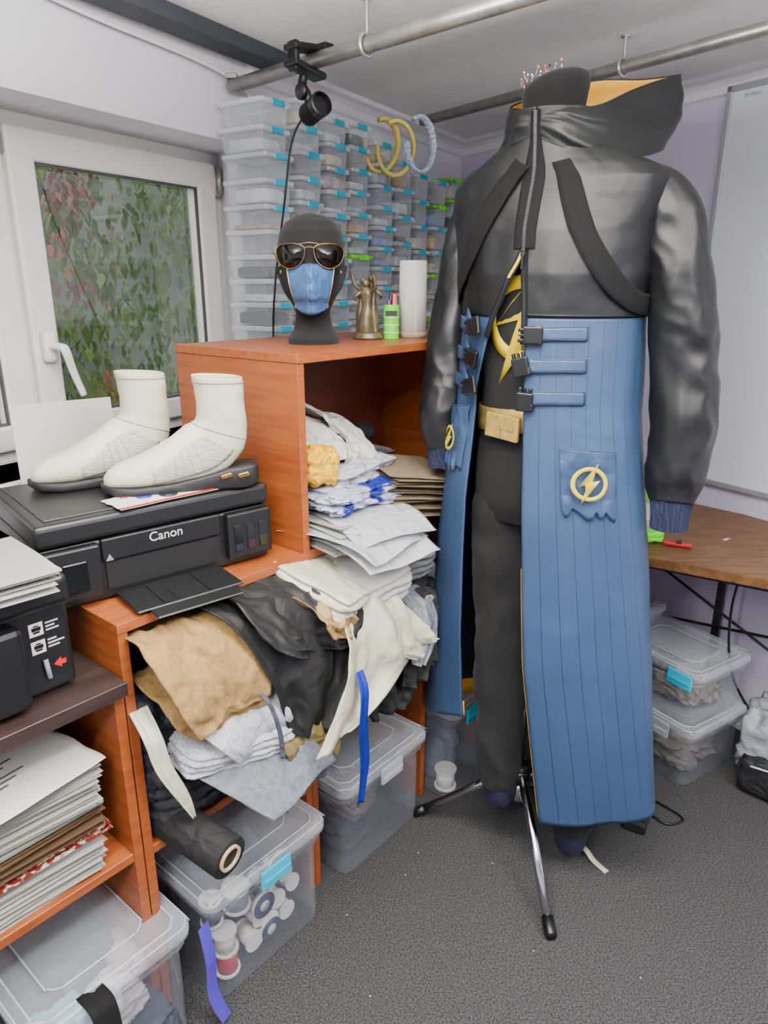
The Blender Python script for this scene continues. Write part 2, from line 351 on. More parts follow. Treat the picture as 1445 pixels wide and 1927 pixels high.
mk(tube([(0,-.03,-.035),(.0,-.035,-.055),(.015,-.035,-.075),(.02,-.03,-.10)],.010,12),'arm',m_blk,lamp)
fins=[(.02,0),(.028,.006)]
for k in range(6): fins+=[(.029,.01+k*.008),(.029,.014+k*.008),(.024,.0145+k*.008),(.024,.0178+k*.008)]
fins+=[(.03,.06),(.031,.085),(.027,.087),(.026,.07)]
mk(lathe(fins,24),'lamp_head',m_blk,lamp,T(-.005,-.02,-.115)@RY(78)@RX(12)@Matrix.Scale(.85,4),False)
mk(cyl(.018,.014,16,c=(0,0,0),bev=.003),'joint',m_blk,lamp,T(.010,-.04,-.07)@RX(90))
mk(tube([(-.01,-.03,-.12),(-.04,-.04,-.17),(-.075,-.04,-.3),(-.135,-.03,-.48),(-.18,-.01,-.63),(-.19,.01,-.75)],.0026,6,50),'cord',m_blk,lamp)
def headband(M,m,w,label,r=.062,gath=0):
    pts=[]
    for k in range(15):
        a=radians(118-k*(416/14)*.72)
        pts.append((r*.92*cos(a)*(1),0,r*1.25*sin(a)-r*.9))
    bm=tube(pts,w,10,90,flat=.45)
    if gath:
        for v in bm.verts: v.co+=V((0,1,0))*gath*sin(v.co.z*400+v.co.x*250)
    return mk(bm,'headband',m,None,M,True,label,'headband','headbands hanging on the rail end')
m_hy=mat('mustard_velvet','e6d468',.6,var=.08); m_hb=mat('blue_check_cotton','94b0d4',.8,c2='e4ecf4',vs=160,thr=(.45,.55))
headband(T(.005,2.50,1.875)@RZ(25)@RY(16),m_hy,.0165,'padded pale yellow velvet headband hanging on the rail end')
headband(T(.040,2.47,1.865)@RZ(5)@RY(4),m_hy,.0155,'padded pale yellow velvet headband hanging on the rail end')
headband(T(.112,2.46,1.875)@RZ(40),m_hb,.015,'light blue and white checked gathered headband',gath=.002)
# ------------------------------------------------------------ storage containers
mk(join(bb(-1.56,-.2,-.185,-.165,0,1.09,.001),bb(-1.56,-1.54,-.185,-.006,0,1.09),bb(-.22,-.2,-.185,-.006,0,1.09),bb(-1.57,-.19,-.19,-.004,1.09,1.108,.002)),'sideboard',m_wood,None,WF,False,'narrow cherry sideboard carrying the stacked plastic boxes','cabinet')
TOPS=1.1085
def rrect(sx,sy,z,r=.03,n=6):
    P=[]
    for cx,cy,a0 in ((sx-r,sy-r,0),(-sx+r,sy-r,90),(-sx+r,-sy+r,180),(sx-r,-sy+r,270)):
        for k in range(n): a=radians(a0+90*k/(n-1)); P.append(V((cx+r*cos(a),cy+r*sin(a),z)))
    return P
def cont_meshes(L,D,Hh,lm,tag_,lidm):
    l,d=L/2,D/2; q=.010
    body=rings([rrect(l-.010,d-.010,0,q,4),rrect(l-.007,d-.007,.004,q,4),rrect(l-.004,d-.004,Hh-.016,q,4),rrect(l+.0005,d+.0005,Hh-.015,q,4),rrect(l+.0005,d+.0005,Hh-.011,q,4)],cap='bottom')
    lid=rings([rrect(l+.001,d+.001,Hh-.013,q,4),rrect(l+.003,d+.003,Hh-.011,q,4),rrect(l+.003,d+.003,Hh-.003,q,4),rrect(l-.004,d-.004,Hh-.0005,q,4),rrect(l-.012,d-.012,Hh-.0005,q,4),rrect(l-.014,d-.014,Hh-.003,q,4)],cap='top')
    lat=bb(-.026,.026,-d-.006,-d-.001,Hh-.017,Hh-.001,.0015,1)
    con=bundle(L*.78,D*.80,Hh*.46,1,len(tag_)+Hh*100,.05,5,.06); xf(con,T(0,0,Hh*.26))
    out=[]
    for bm,nm,m in ((body,'box_body',m_clear),(lid,'box_lid',lidm),(lat,'box_latch',lm),(con,'box_contents',m_paper)):
        bmesh.ops.recalc_face_normals(bm,faces=bm.faces)
        me=bpy.data.meshes.new(nm+tag_); bm.to_mesh(me); bm.free(); me.materials.append(m); out.append(me)
    return out
cm=[mat('beads_'+n,c,.5,c2=d,vs=60) for n,c,d in (('black','0e0f12','26282c'),('white','d8dadc','b8bcc2'),('grey','6c7480','8c949c'),('pearl','d4d6d4','bcc2c8'),('amber','8c6838','b49868'),('blue','3c5c8c','7c98bc'),('mixed','80606c','c8bcac'),('steel','98a4b0','bcc4cc'),('cream','d8ceb0','c0b490'))]
def conset(L,D,Hh,lm,tg,lidm):
    me=cont_meshes(L,D,Hh,lm,tg,lidm); cs=[]
    for k,c in enumerate(cm):
        m2=me[3].copy(); m2.materials.clear(); m2.materials.append(c); cs.append(m2)
    return me[:3],cs
SETS={'s':conset(.112,.15,.0615,m_teal,'_s',m_lids),'m':conset(.114,.155,.083,m_teal,'_m',m_lids),'g':conset(.116,.155,.075,m_green,'_g',m_lidg),'w':conset(.116,.155,.098,m_green,'_w',m_lidg)}
HS={'s':.0615,'m':.083,'g':.075,'w':.098}
crnd=random.Random(11)
def container(kind,M,label,group):
    ms,cs=SETS[kind]
    o=emp('storage_box',M,label,'storage box',group)
    for me,nm in zip(ms,('box_body','box_lid','latch')):
        c=bpy.data.objects.new(nm,me); c.parent=o; COL.objects.link(c)
    if crnd.random()<.88:
        c=bpy.data.objects.new('contents',crnd.choice(cs)); c.parent=o; COL.objects.link(c); c.scale=(1,1,crnd.uniform(.4,1.4))
cols=[(1.487,'s'*12),(1.350,'m'+'s'*11),(1.214,'s'*12),(1.078,'s'*5+'g'+'s'*6),(.942,'m'*2+'s'*9),(.806,'s'*3+'m'*6),(.670,'s'*4+'m'*5),(.534,'wgmgmmgm'),(.398,'wgmwggwg'),(.262,'mmsmsmsmm')]
for q,seq in cols:
    z=TOPS; dx=crnd.uniform(-.004,.004); dy=crnd.uniform(-.008,.006)
    for ch in seq:
        if z+HS[ch]>1.905: break
        c='green' if ch in 'gw' else 'turquoise'
        container(ch,WF@T(-q+dx+crnd.uniform(-.002,.002),-.090+dy+crnd.uniform(-.004,.004),z)@RZ(crnd.uniform(-2,2)),'clear plastic storage box with %s latch in a tall stack'%c,'clear boxes stacked against the wall')
        z+=HS[ch]+.0003
# ------------------------------------------------------------ cabinets
th=.018
def bookcase(x0,x1,zs,zt,label,nm='bookcase',depth=.33,back=True,m_t=None):
    o=emp(nm,KF@T(x0,0,0),label,'shelf unit'); W=x1-x0
    mk(bb(0,th,0,depth,0,zt-th,.001,1),'side_panel',m_wood,o,None,False); mk(bb(W-th,W,0,depth,0,zt-th,.001,1),'side_panel',m_wood,o,None,False)
    mk(bb(-.001,W+.001,-.002,depth,zt-th,zt,.001,1) if m_t is None else bb(-.005,W-.002,-.022,depth,zt-th*1.4,zt,.001,1),'top_panel',m_t or m_woodh,o,None,False)
    for z in zs: mk(bb(th,W-th,.002,depth-.004,z-th,z,.001,1),'shelf',m_woodh,o,None,False)
    if back: mk(bb(0.002,W-.002,depth-.003,depth+.002,.03,zt-.004),'back_panel',m_back,o,None,False)
    return o
ZT=1.275; XL=-.018
tall=bookcase(XL,.72,[.41,.87],ZT,'tall cherry wood shelf unit with three open tiers',depth=.395)
mk(bb(.402-XL,.42-XL,.001,.39,.0,.852,.001,1),'divider_panel',m_wood,tall,None,False)
bookcase(-.442,XL-.0015,[.41],.87,'low cherry wood shelf unit overflowing with fabric')
bookcase(-.92,-.4445,[.42],.775,'shelf unit with dark wenge top holding papers',m_t=m_wenge)
# ------------------------------------------------------------ printer with tanks
PF=T(-.556,1.070,.8705)@RZ(40.4)
pr=emp('printer',PF,'black ink tank printer with flatbed scanner on the cherry shelf','printer')
m_pr=mat('printer_black','0c0d0f',.42,var=.08,bump=.08,bs=500)
mk(join(bb(0,.43,0.012,.31,.004,.115,.006),bb(.01,.42,.03,.30,0,.006)),'printer_body',m_pr,pr,None,False)
mk(bb(-.003,.433,.004,.315,.118,.158,.009,3),'scanner_lid',m_pr,pr,None,False)
mk(bb(.02,.41,.03,.30,.157,.160,.002,1),'lid_inset',m_pr,pr,None,False)
mk(join(bb(.10,.325,.004,.02,.075,.116,.003)),'front_panel',m_pr,pr,None,False)
text('Canon',.024,T(.215,.0025,.101)@FLATX,mat('silver_print','d4d4d6',.4),pr,name='brand_lettering')
mk(join(bb(.105,.32,.0085,.0125,.022,.072)),'paper_slot',mat('slot_dark','030304',.6),pr,None,False)
mk(join(bb(.115,.315,-.09,.01,.004,.009,.002,1),bb(.135,.295,-.125,-.09,.004,.008,.002,1),bb(.165,.175,-.085,0,.009,.011),bb(.25,.26,-.085,0,.009,.011),bb(.19,.235,-.085,-.03,.009,.0105)),'output_tray',m_pr,pr,T(0,0,.006)@RX(3),False)
tank=mk(bb(.335,.431,-.004,.05,.02,.112,.004),'ink_tank_cover',m_pr,pr,None,False)
for k,c in enumerate(('141e2a','2a141c','2a2410')):
    mk(bb(.347+k*.027,.366+k*.027,-.0065,-.002,.035,.088,.0015,1),'ink_window',mat('ink_window','101114',.1),tank,None,False)
    mk(bb(.349+k*.027,.364+k*.027,-.007,-.0062,.037,.05+k*.004),'ink_level',mat('ink_'+c,c,.3,var=.02),tank,None,False)
mk(bb(.0,.095,-.004,.05,.02,.112,.004),'ink_tank_cover',m_pr,pr,None,False)
mk(bb(.03,.07,-.0065,-.003,.035,.088,.0015,1),'ink_window',mat('ink_window','101114',.1),pr,None,False)
mk(prism([(.104,.006),(.118,.006),(.111,.018)],0,.0006),'warning_triangle',mat('print_grey','7a7a7c',.5),pr,T(0,.0035,.07)@FLATX,False)
lf=mk(join(drape([(0,0,0),(0,.04,.0015),(0,.08,.001)],.105,(1,0,0),1.5,.0008,3)),'sticker_sheet',m_paper,None,PF@T(.243,.008,.1618)@RZ(4),True,'white sticker sheet with red edge lying on the printer','sticker sheet',solid=.0006)
mk(bb(-.105,.105,.0,.006,.0015,.0022),'red_edge',m_red,lf,None,False)
for x,y,c,r in ((.0,.03,'22262e',.017),(.035,.035,'2a9a3a',.013),(.065,.03,'1a52b8',.013),(-.04,.045,'2a2f8c',.014)):
    mk(cyl(r,.0008,24,c=(x,y,.0022)),'sticker',mat('sticker_'+c,c,.4),lf)
text('HIGH',.014,T(-.06,.062,.0032),mat('print_red','c02030',.5),lf)
def boot(M,label):
    o=emp('boot',M,label,'boot','pair of white ankle boots')
    RR=[(.150,.026,0,.010,.007),(.141,.029,0,.026,.015),(.122,.034,0,.036,.022),(.088,.039,0,.042,.029),(.05,.047,6,.043,.037),(.01,.058,18,.040,.045),(-.03,.072,36,.035,.055),(-.058,.095,60,.034,.055),(-.069,.122,80,.036,.047),(-.070,.15,88,.039,.044),(-.069,.18,90,.041,.044),(-.066,.209,86,.043,.046)]
    n=32; R=[]
    for j in range(57):
        f=j/56; cx,cz,t,w,h=cr(RR,f); t=radians(t); up=V((sin(t),0,cos(t)))
        ring=[]
        for k in range(n):
            a=2*pi*k/n; e=.85
            ca=math.copysign(abs(cos(a))**e,cos(a)); sa=math.copysign(abs(sin(a))**e,sin(a))
            p=V((cx,0,cz))+V((0,1,0))*w*ca+up*h*sa
            wr=(.0012*noise.noise(V((p.x*24,p.y*20,p.z*70)))+.0009*rid(V((p.x*18,p.y*14,p.z*40)))) if f>.32 else 0
            p+=(p-V((cx,0,cz))).normalized()*wr
            zmin=.012+.018*max(0,min(1,(.02-p.x)/.1))
            if p.z<zmin: p.z=zmin
            ring.append(p)
        R.append(ring)
    mk(rings(R,cap=False),'upper',m_cream,o,solid=.0025,soff=-1)
    S=[]
    for j in range(31):
        x=.156-.288*j/30
        hw=tab(x,[(-.132,.018),(-.124,.030),(-.09,.036),(-.04,.034),(0,.036),(.05,.042),(.1,.044),(.135,.035),(.152,.02),(.156,.008)])
        zt=tab(x,[(-.128,.041),(-.08,.038),(-.03,.027),(.03,.018),(.1,.016),(.156,.021)]); zb=tab(x,[(-.128,.008),(-.11,0),(.10,0),(.14,.004),(.156,.012)])
        S.append([V((x,-hw*1.02,zb)),V((x,-hw*1.08,zb+.004)),V((x,-hw*1.04,zt-.004)),V((x,-hw,zt)),V((x,hw,zt)),V((x,hw*1.04,zt-.004)),V((x,hw*1.08,zb+.004)),V((x,hw*1.02,zb))])
    sole=mk(rings(S),'sole',mat('black_rubber','0a0a0c',.6,var=.15,vs=60,bump=.4,bs=150),o)
    for sgn in (-1,1):
        for x in (-.10,-.068):
            mk(xf(bundle(.022,.006,.009,1,0,0,5,0),T(x,sgn*.0385,.026)@RY(12)),'sole_capsule',m_brass,sole)
    def surfp(f,k,off):
        x=f*56; i=min(int(x),55); r=x-i; k0=int(k)%n;k1=(k0+1)%n;g=k-int(k)
        q=lambda A:A[k0].lerp(A[k1],g)
        p=q(R[i]).lerp(q(R[i+1]),r); c=(sum(R[i],V((0,0,0)))/n); return p+(p-c).normalized()*off
    pm=mat('boot_panel','aeaea2',.5,bump=.9,bs=90,st=(1,1,3),bd=.003); pd=mat('boot_panel_rib','969688',.6)
    for sd in (0,16):
        sg=1 if sd==0 else -1
        def pf(u,v,sd=sd,sg=sg,o_=.0012):
            f=.33+.30*u; k=sd+sg*(-3.2+ (4.4+2.6*u)*v*(1-.25*abs(2*u-1)))
            return surfp(f,k%n,o_)
        mk(grid(pf,20,8),'side_panel',pm,o,solid=.0008)
        for uu in (.25,.36,.47,.58):
            mk(tube([tuple(pf(uu+.10*k/6,k/6,sd,sg,.0018)) for k in range(7)],.0007,5,18),'side_rib',pd,o)
    seam=mat('boot_seam','8f8b7c',.6)
    def ringp(j,off=.0008):
        c=sum(R[j],V((0,0,0)))/n
        return [tuple(R[j][k]+(R[j][k]-c).normalized()*off) for k in range(n)]
    mk(tube(ringp(38),.0008,5,96,close=True),'ankle_seam',seam,o)
    mk(tube(ringp(54),.0009,5,96,close=True),'cuff_seam',seam,o)
    mk(tube([tuple(R[j][24]) for j in range(36,56)],.0009,5,40),'heel_seam',seam,o)
    return o
zp=.8705+.1603
boot(T(-.374,1.312,zp)@RZ(199.2),'white leather ankle boot with thick black sole at the printer edge')
boot(T(-.534,1.365,zp)@RZ(210),'white leather ankle boot with thick black sole on the printer lid')
mk(bb(-.12,.12,-.0015,.0015,0,.28,.0005,1),'foam_board',m_paper,None,T(-.675,1.50,.885)@RZ(58)@RX(-6)@RY(3),False,'white foam board leaning upright behind the printer','board')
# second printer and boards
P2=KF@T(-.90,.035,.7765)
p2=emp('printer',P2,'compact black printer with icon stickers on the dark shelf top','printer')
mk(join(bb(0,.40,0,.28,.006,.155,.008),bb(.02,.38,.02,.26,0,.008),bb(0.0,.315,-.035,.02,.01,.145,.01)),'printer_body',m_pr,p2,None,False)
mk(bb(-.004,.395,-.03,.285,.158,.205,.01,3),'scanner_lid',m_pr,p2,None,False)
for k in range(6): mk(bb(.325+k*.010,.330+k*.010,-.0312,.10,.2045,.2065),'vent_slat',m_blk,p2,None,False)
def icon(x,z):
    mk(bb(x-.011,x+.011,-.0015,-.0004,z-.011,z+.011,.0004,1),'icon_sticker',m_paper,p2,None,False)
    mk(join(bb(x-.007,x+.007,-.0022,-.0014,z-.002,z+.004),bb(x-.005,x+.005,-.0022,-.0014,z-.006,z-.003),bb(x-.004,x+.004,-.0022,-.0014,z+.005,z+.007)),'icon_mark',m_blk,p2,None,False)
icon(.346,.118); icon(.346,.088)
for k,(z,w) in enumerate(((.124,.02),(.118,.014),(.112,.02),(.095,.014),(.089,.026),(.083,.018))):
    mk(bb(.361,.361+w,-.0012,-.0003,z-.0012,z+.0012),'icon_caption',mat('print_light','c8c8ca',.5),p2,None,False)
mk(prism([(0,0),(.012,.009),(.012,.004),(.02,.004),(.02,-.004),(.012,-.004),(.012,-.009)],0,.001),'arrow_mark',m_red,p2,T(.365,-.0003,.05)@FLATX,False)
mk(tube([(.352,-.004,.065),(.352,-.008,.05),(.355,-.004,.032)],.004,8),'release_lever',mat('grey_plastic','77797c',.5),p2)
def sheets(n,w,d,seed,jit=.012,tk=.0025,rot=4,curl=1.0):
    r=random.Random(seed); bs=[]; z=0
    for i in range(n):
        h=tk*r.uniform(.6,1.5); cv=r.uniform(-.006,.004)*(1 if tk<.004 else 1.4)*curl
        def fn(u,v): return V(((u-.5)*w,(v-.5)*d,h*.5+cv*(2*abs(v-.5))**3*(1 if v<.5 else 0)))
        b=grid(fn,6,10)
        bmesh.ops.solidify(b,geom=b.faces[:],thickness=h*.45)
        bs.append(xf(b,T(r.uniform(-jit,jit),r.uniform(-jit,jit),z)@RZ(r.uniform(-rot,rot)))); z+=h
    return join(*bs),z
def pstack(name,label,M,n,w,d,seed,m,**k):
    bm,z=sheets(n,w,d,seed,**k); mk(bm,name,m,None,M,False,label,name.split('_')[0]); return z
z=pstack('board_stack','stack of white mat boards lying on the small printer',KF@T(-.735,.165,.984)@RZ(-3),7,.42,.38,4,m_paper,jit=.006,tk=.004,rot=2)
bz=.4215
for nm,lb,n,w,d,mm,sx,tk in (('paper_stack','pile of white printed papers on the cherry shelf',24,.37,.26,m_paper,-.69,.0029),('folder_stack','red plaid folder between stacks of paper',3,.37,.275,mat('plaid_red','7c1c18',.6,c2='e6dccb',vs=90,thr=(.5,.6)),-.68,.005),('envelope_stack','pile of brown paper envelopes',9,.36,.27,m_brown,-.685,.0034),('paper_stack','pile of white papers with curled edges',30,.36,.27,m_paper,-.68,.0029)):
    bz+=pstack(nm,lb,KF@T(sx,.148,bz)@RZ(random.uniform(-2,2)),n,w,d,int(bz*100),mm,tk=tk,jit=.008,rot=3,curl=.5)+.0006
top=mk(drape([(0,.14,.01),(0,.05,.004),(0,-.05,.004),(0,-.13,.002)],.15,(1,0,0),1.0,.0006,5),'printed_sheet',m_paper,None,KF@T(-.655,.11,bz+.006)@RZ(8),True,'white sheet printed with small grey text on the paper pile','paper',solid=.0006)
for k in range(9): mk(bb(-.11,-.11+(.15-.02*(k%3)),-.0014,.0014,0,.0007),'text_line',mat('print_dark','4a4a4c',.5),top,T(0.02,.035-.012*k,.0062),False)
# ------------------------------------------------------------ bins
def bin_(M,L,D,Hh,label,latch=m_teal,group=None,latches=((0,-1),)):
    o=emp('storage_bin',M,label,'storage bin',group); l,d=L/2,D/2; f=.92
    mk(rings([rrect(l*f,d*f,.0),rrect(l*f+.004,d*f+.004,.008),rrect(l-.008,d-.008,Hh-.05),rrect(l+.001,d+.001,Hh-.047),rrect(l+.001,d+.001,Hh-.026)],cap='bottom'),'bin_body',m_clear2,o)
    lid=mk(rings([rrect(l+.001,d+.001,Hh-.028),rrect(l+.008,d+.008,Hh-.025),rrect(l+.008,d+.008,Hh-.008),rrect(l+.001,d+.001,Hh-.001),rrect(l-.012,d-.012,Hh-.001),rrect(l-.02,d-.02,Hh-.010),rrect(l-.05,d-.05,Hh-.010),rrect(l-.056,d-.056,Hh-.003),rrect(l-.07,d-.07,Hh-.002)],cap='top'),'bin_lid',m_lid,o)
    mk(join(*[tube([tuple(p) for p in rrect(l-a,d-a,Hh-.0015)],.0018,6,48,close=True) for a in (-.004,.014,.054)]),'lid_ridge',mat('plastic_edge','d8dee6',.15,alpha=.45,fa=.3,spec=.9),lid)
    for fx,sy in latches:
        mk(join(bb(fx*l-.04,fx*l+.04,sy*(d+.014)-.004,sy*(d+.014)+.004,Hh-.05,Hh-.004,.003),bb(fx*l-.036,fx*l+.036,sy*(d+.019)-.002,sy*(d+.019)+.002,Hh-.032,Hh-.028)),'bin_latch',latch,o,None,False)
    return o
bin_(KF@T(-.556,.110,.0)@RZ(0),.29,.36,.27,'clear plastic storage bin with a black strap under papers',m_lid,latches=((-.3,-1),))
bin_(KF@T(-.212,.110,.0),.31,.37,.276,'clear plastic bin full of thread spools with turquoise latch',m_teal)
bin_(KF@T(.195,.130,.0),.32,.36,.272,'clear plastic storage bin inside the tall shelf unit',m_lid)
bin_(KF@T(.530,.06,.0),.20,.30,.30,'clear plastic bin with turquoise latch behind the coat',m_teal,latches=((-.2,-1),))
def spool(M,c,r,h,label,grp='spools inside the clear bin'):
    o=emp('thread_spool',M,label,'spool',grp)
    mk(cyl(r*.82,h*.84,20,c=(0,0,h*.08)),'thread',mat('thread_'+c,c,.7,var=.12,vs=200),o)
    mk(join(cyl(r,h*.08,20),cyl(r,h*.08,20,c=(0,0,h*.92)),cyl(r*.3,h*1.02,12)),'flange',m_white,o,None,False)
for x,y,z,c,r,h,rx in ((-.30,-.01,.012,'b01028',.027,.06,0),(-.305,-.015,.075,'d4d2cc',.026,.05,0),(-.245,.012,.035,'d4d2cc',.024,.05,90),(-.195,.018,.035,'b9bcc4',.024,.05,80),(-.145,.02,.035,'d8d4ca',.022,.05,90),(-.22,.018,.08,'d8d6d0',.022,.05,95),(-.17,.02,.082,'c8c8ce',.022,.05,85),(-.12,.025,.085,'d8d4ca',.02,.05,80),(-.135,.03,.13,'ccccd2',.02,.05,95),(-.185,.03,.128,'d8d8da',.02,.05,85),(-.265,-.01,.155,'8a94a4',.03,.05,0),(-.315,.01,.14,'4a5468',.024,.06,0),(-.12,.10,.012,'a8acb4',.03,.08,0)):
    spool(KF@T(x,y-.008,z+(r if rx>45 else 0))@RX(rx),c,r,h,'thread spool inside the clear bin')
for x,z,r in ((-.165,.175,.030),(-.215,.105,.028),(-.20,.03,.026)):
    tg=emp('ribbon_reel',KF@T(x,-.034,z+r)@RX(90),'ribbon reel with round navy label inside the bin','reel','ribbon reels inside the clear bin')
    mk(lathe([(r,0),(r,.012)],28),'ribbon',mat('thread_d8d4ca','d8d4ca',.7),tg); mk(cyl(r*1.02,.0015,28,c=(0,0,.012)),'reel_label',mat('reel_label','182050',.5),tg)
    mk(cyl(r*.45,.001,24,c=(0,0,.0138)),'label_centre',m_paper,tg)
spool(KF@T(.475,-.035,.012),'f0eeea',.032,.06,'white ribbon spool inside the clear bin')
rb=random.Random(5)
for x,y,z,sx,sy,sz,c,nm in ((-.56,.02,.012,.20,.22,.10,'2c3440','dark'),(-.535,-.0,.12,.08,.10,.05,'c0bcc2','white'),(-.62,.02,.12,.09,.12,.04,'66a8bc','blue'),(-.48,.06,.12,.07,.10,.06,'a89098','pink'),(-.57,.12,.12,.16,.12,.09,'20242c','charcoal'),(-.20,.14,.012,.20,.12,.18,'3a4454','blue grey'),(.19,.12,.012,.22,.25,.10,'20242c','dark'),(.14,.04,.12,.10,.13,.08,'5a544e','taupe'),(.25,.08,.12,.10,.14,.08,'2e3848','slate'),(.53,.08,.012,.12,.18,.12,'5a6474','grey')):
    mk(bundle(sx,sy,sz,3,rb.random()*9,.12,17,.25),'fabric_scrap',mat('scrap_'+c,c,.85,var=.1,bump=.2),None,KF@T(x,y,z+sz/2)@RZ(rb.uniform(-10,10)),True,'%s fabric scrap packed in a clear bin'%nm,'fabric')
mk(drape([(0,.02,.0),(0,-.02,.004),(0,-.035,-.02),(0,-.04,-.1),(.0,-.045,-.2)],.022,(1,0,0),.6,.004,2,8,20),'black_strap',m_web,None,KF@T(-.60,-.075,.268),True,'black webbing strap hanging over the bin edge','strap',solid=.002)
mk(drape([(0,0,0),(.003,-.01,-.08),(.0,-.012,-.16),(.02,-.02,-.24)],.014,(1,.25,0),.3,.0012,4,6,24),'zipper_tape',mat('purple_zipper','4838a0',.8,var=.08,bump=.4,spec=.2),None,KF@T(-.389,-.082,.25),False,'purple zipper tape hanging between two bins','zipper',solid=.0008)
# ------------------------------------------------------------ fabrics
def cl(name,c,r=.85,**k): return mat('cloth_'+name,c,r,var=k.get('var',.06),vs=k.get('vs',14),bump=k.get('bump',.25),bs=k.get('bs',350),c2=k.get('c2'),thr=k.get('thr'),sheen=k.get('sheen',.0),crk=k.get('crk',20),cs=k.get('cs',.6))
c_burl=cl('burlap','806238',.95,c2='937444',vs=120,bump=.5); c_blk=cl('black_satin','060607',.68,bump=.05,cs=.35); c_creamf=cl('cream_faux_leather','bdb9a2',.5,bump=.08,cs=.4)
c_wht=cl('white','bcbcb8',cs=.4); c_gry=cl('grey_melange','54585f',.95,c2='6c7078',vs=90,crk=6,cs=.3); c_dg=cl('dark_grey','1e2024'); c_slate=cl('slate','383e48'); c_perf=cl('perforated_white','b0b2b8',.7,c2='868992',vs=260,thr=(.55,.6),cs=.4)
c_tan=cl('tan_satin','80643e',.5); c_gold=cl('khaki_gold','6c5f38',.5); c_navy=cl('navy','0a0f1e',.7); c_black=cl('black','090a0c',.8)
def B(name,label,m,x,y,z,sx,sy,sz,rz=0,rx=0,ry=0,layers=4,seed=1,puff=.1,crease=.14):
    return mk(bundle(sx,sy,sz,layers,seed,puff,19,crease),name,m,None,KF@T(x,y,z)@RZ(rz)@RX(rx)@RY(ry),True,label,'fabric')
def S(name,label,m,rows,amp=.01,nf=2,seed=0,solid=.0012,cre=.006,rag=0):
    return mk(sheet(rows,amp,nf,seed,cre=cre,rag=rag),name,m,None,KF.copy(),True,label,'fabric',solid=solid)
def D(name,label,m,path,hw,dirv=(1,0,0),nf=2.5,amp=.012,seed=0,solid=.0015,nu=28,nv=34):
    return mk(drape(path,hw,dirv,nf,amp,seed,nu,nv),name,m,None,KF.copy(),True,label,'fabric',solid=solid)
def roll(name,label,m,M,r,L,core='b8a078'):
    o=emp(name,M,label,'fabric roll')
    mk(lathe([(r*.62,0.002),(r*.97,0),(r,.004),(r*1.02,L*.3),(r*.98,L*.7),(r,L-.004),(r*.97,L),(r*.62,L-.002)],28),'rolled_fabric',m,o)
    mk(rings([[V((q*cos(2*pi*k/24),q*sin(2*pi*k/24),z)) for k in range(24)] for q,z in ((r*.62,-.003),(r*.62,L+.003),(r*.5,L+.003),(r*.5,-.003))],close=True),'cardboard_core',mat('core_'+core,core,.85),o,None,False); return o
# low unit
S('draped_fabric','folded tan burlap flap hanging off the shelf',c_burl,[((-.425,.10,.82),(-.27,.10,.82)),((-.43,-.01,.835),(-.265,-.02,.83)),((-.425,-.06,.80),(-.235,-.07,.79)),((-.40,-.085,.72),(-.215,-.09,.715)),((-.37,-.085,.655),(-.205,-.085,.67))],.005,1.3,2,.004,.008)
S('draped_fabric','second fold of tan burlap under the flap',c_burl,[((-.41,.05,.74),(-.25,.04,.73)),((-.41,-.05,.72),(-.22,-.06,.71)),((-.39,-.065,.67),(-.20,-.075,.665)),((-.345,-.07,.63),(-.21,-.075,.645))],.005,1.2,5,.004,.007)
S('draped_fabric','black satin fabric flowing out of the shelf',c_blk,[((-.32,.12,.845),(-.07,.12,.84)),((-.31,-.01,.852),(-.05,-.02,.835)),((-.26,-.08,.80),(-.01,-.09,.77)),((-.215,-.10,.70),(.0,-.115,.68)),((-.185,-.10,.62),(-.03,-.12,.60)),((-.165,-.095,.56),(-.07,-.115,.53))],.009,1.5,4,.002,.010)
S('draped_fabric','black satin fold lying over the fabric pile',c_blk,[((-.24,.02,.855),(.0,.02,.835)),((-.25,-.06,.84),(.01,-.08,.80)),((-.22,-.105,.775),(.03,-.12,.735)),((-.15,-.115,.73),(.0,-.12,.70))],.009,1.2,9,.002,.010)
B('folded_fabric','folded black satin bundle',c_blk,-.17,.09,.75,.20,.16,.09,6,4,0,4,5,.04,.06)
B('folded_fabric','folded navy fabric inside the shelf',c_navy,-.36,.13,.60,.14,.28,.24,0,0,0,7,8,.1)
B('folded_fabric','folded white perforated fabric bulging out',c_perf,-.255,.0,.59,.25,.2,.055,-10,14,10,4,9,.08,.1)
S('draped_fabric','pale grey perforated fabric rolled over the edge',c_perf,[((-.37,.08,.66),(-.16,.08,.655)),((-.37,-.03,.665),(-.15,-.05,.66)),((-.345,-.085,.63),(-.14,-.09,.625)),((-.30,-.09,.575),(-.13,-.085,.58)),((-.27,-.06,.555),(-.14,-.05,.565))],.007,1.3,12,.002,.006)
B('folded_fabric','crumpled khaki gold satin scrap',c_gold,-.085,-.01,.52,.19,.15,.07,10,10,-8,3,3,.15,.2)
S('draped_fabric','khaki gold satin scrap hanging out',c_gold,[((-.20,.0,.57),(-.02,.0,.56)),((-.20,-.08,.56),(-.02,-.09,.55)),((-.19,-.10,.525),(-.03,-.11,.51)),((-.16,-.10,.48),(-.06,-.11,.465))],.007,2,21,.002,.010)
B('folded_fabric','dark grey fabric folded on the shelf',c_dg,-.30,.1,.50,.24,.26,.14,0,0,0,5,6,.1)
S('draped_fabric','grey melange fabric sheet hanging over the bin',c_gry,[((-.40,.10,.565),(-.225,.10,.575)),((-.385,-.01,.57),(-.20,-.01,.58)),((-.35,-.08,.54),(-.155,-.08,.555)),((-.30,-.13,.485),(-.10,-.12,.50)),((-.265,-.155,.445),(-.075,-.13,.462))],.004,1.0,6,.0015,.004)
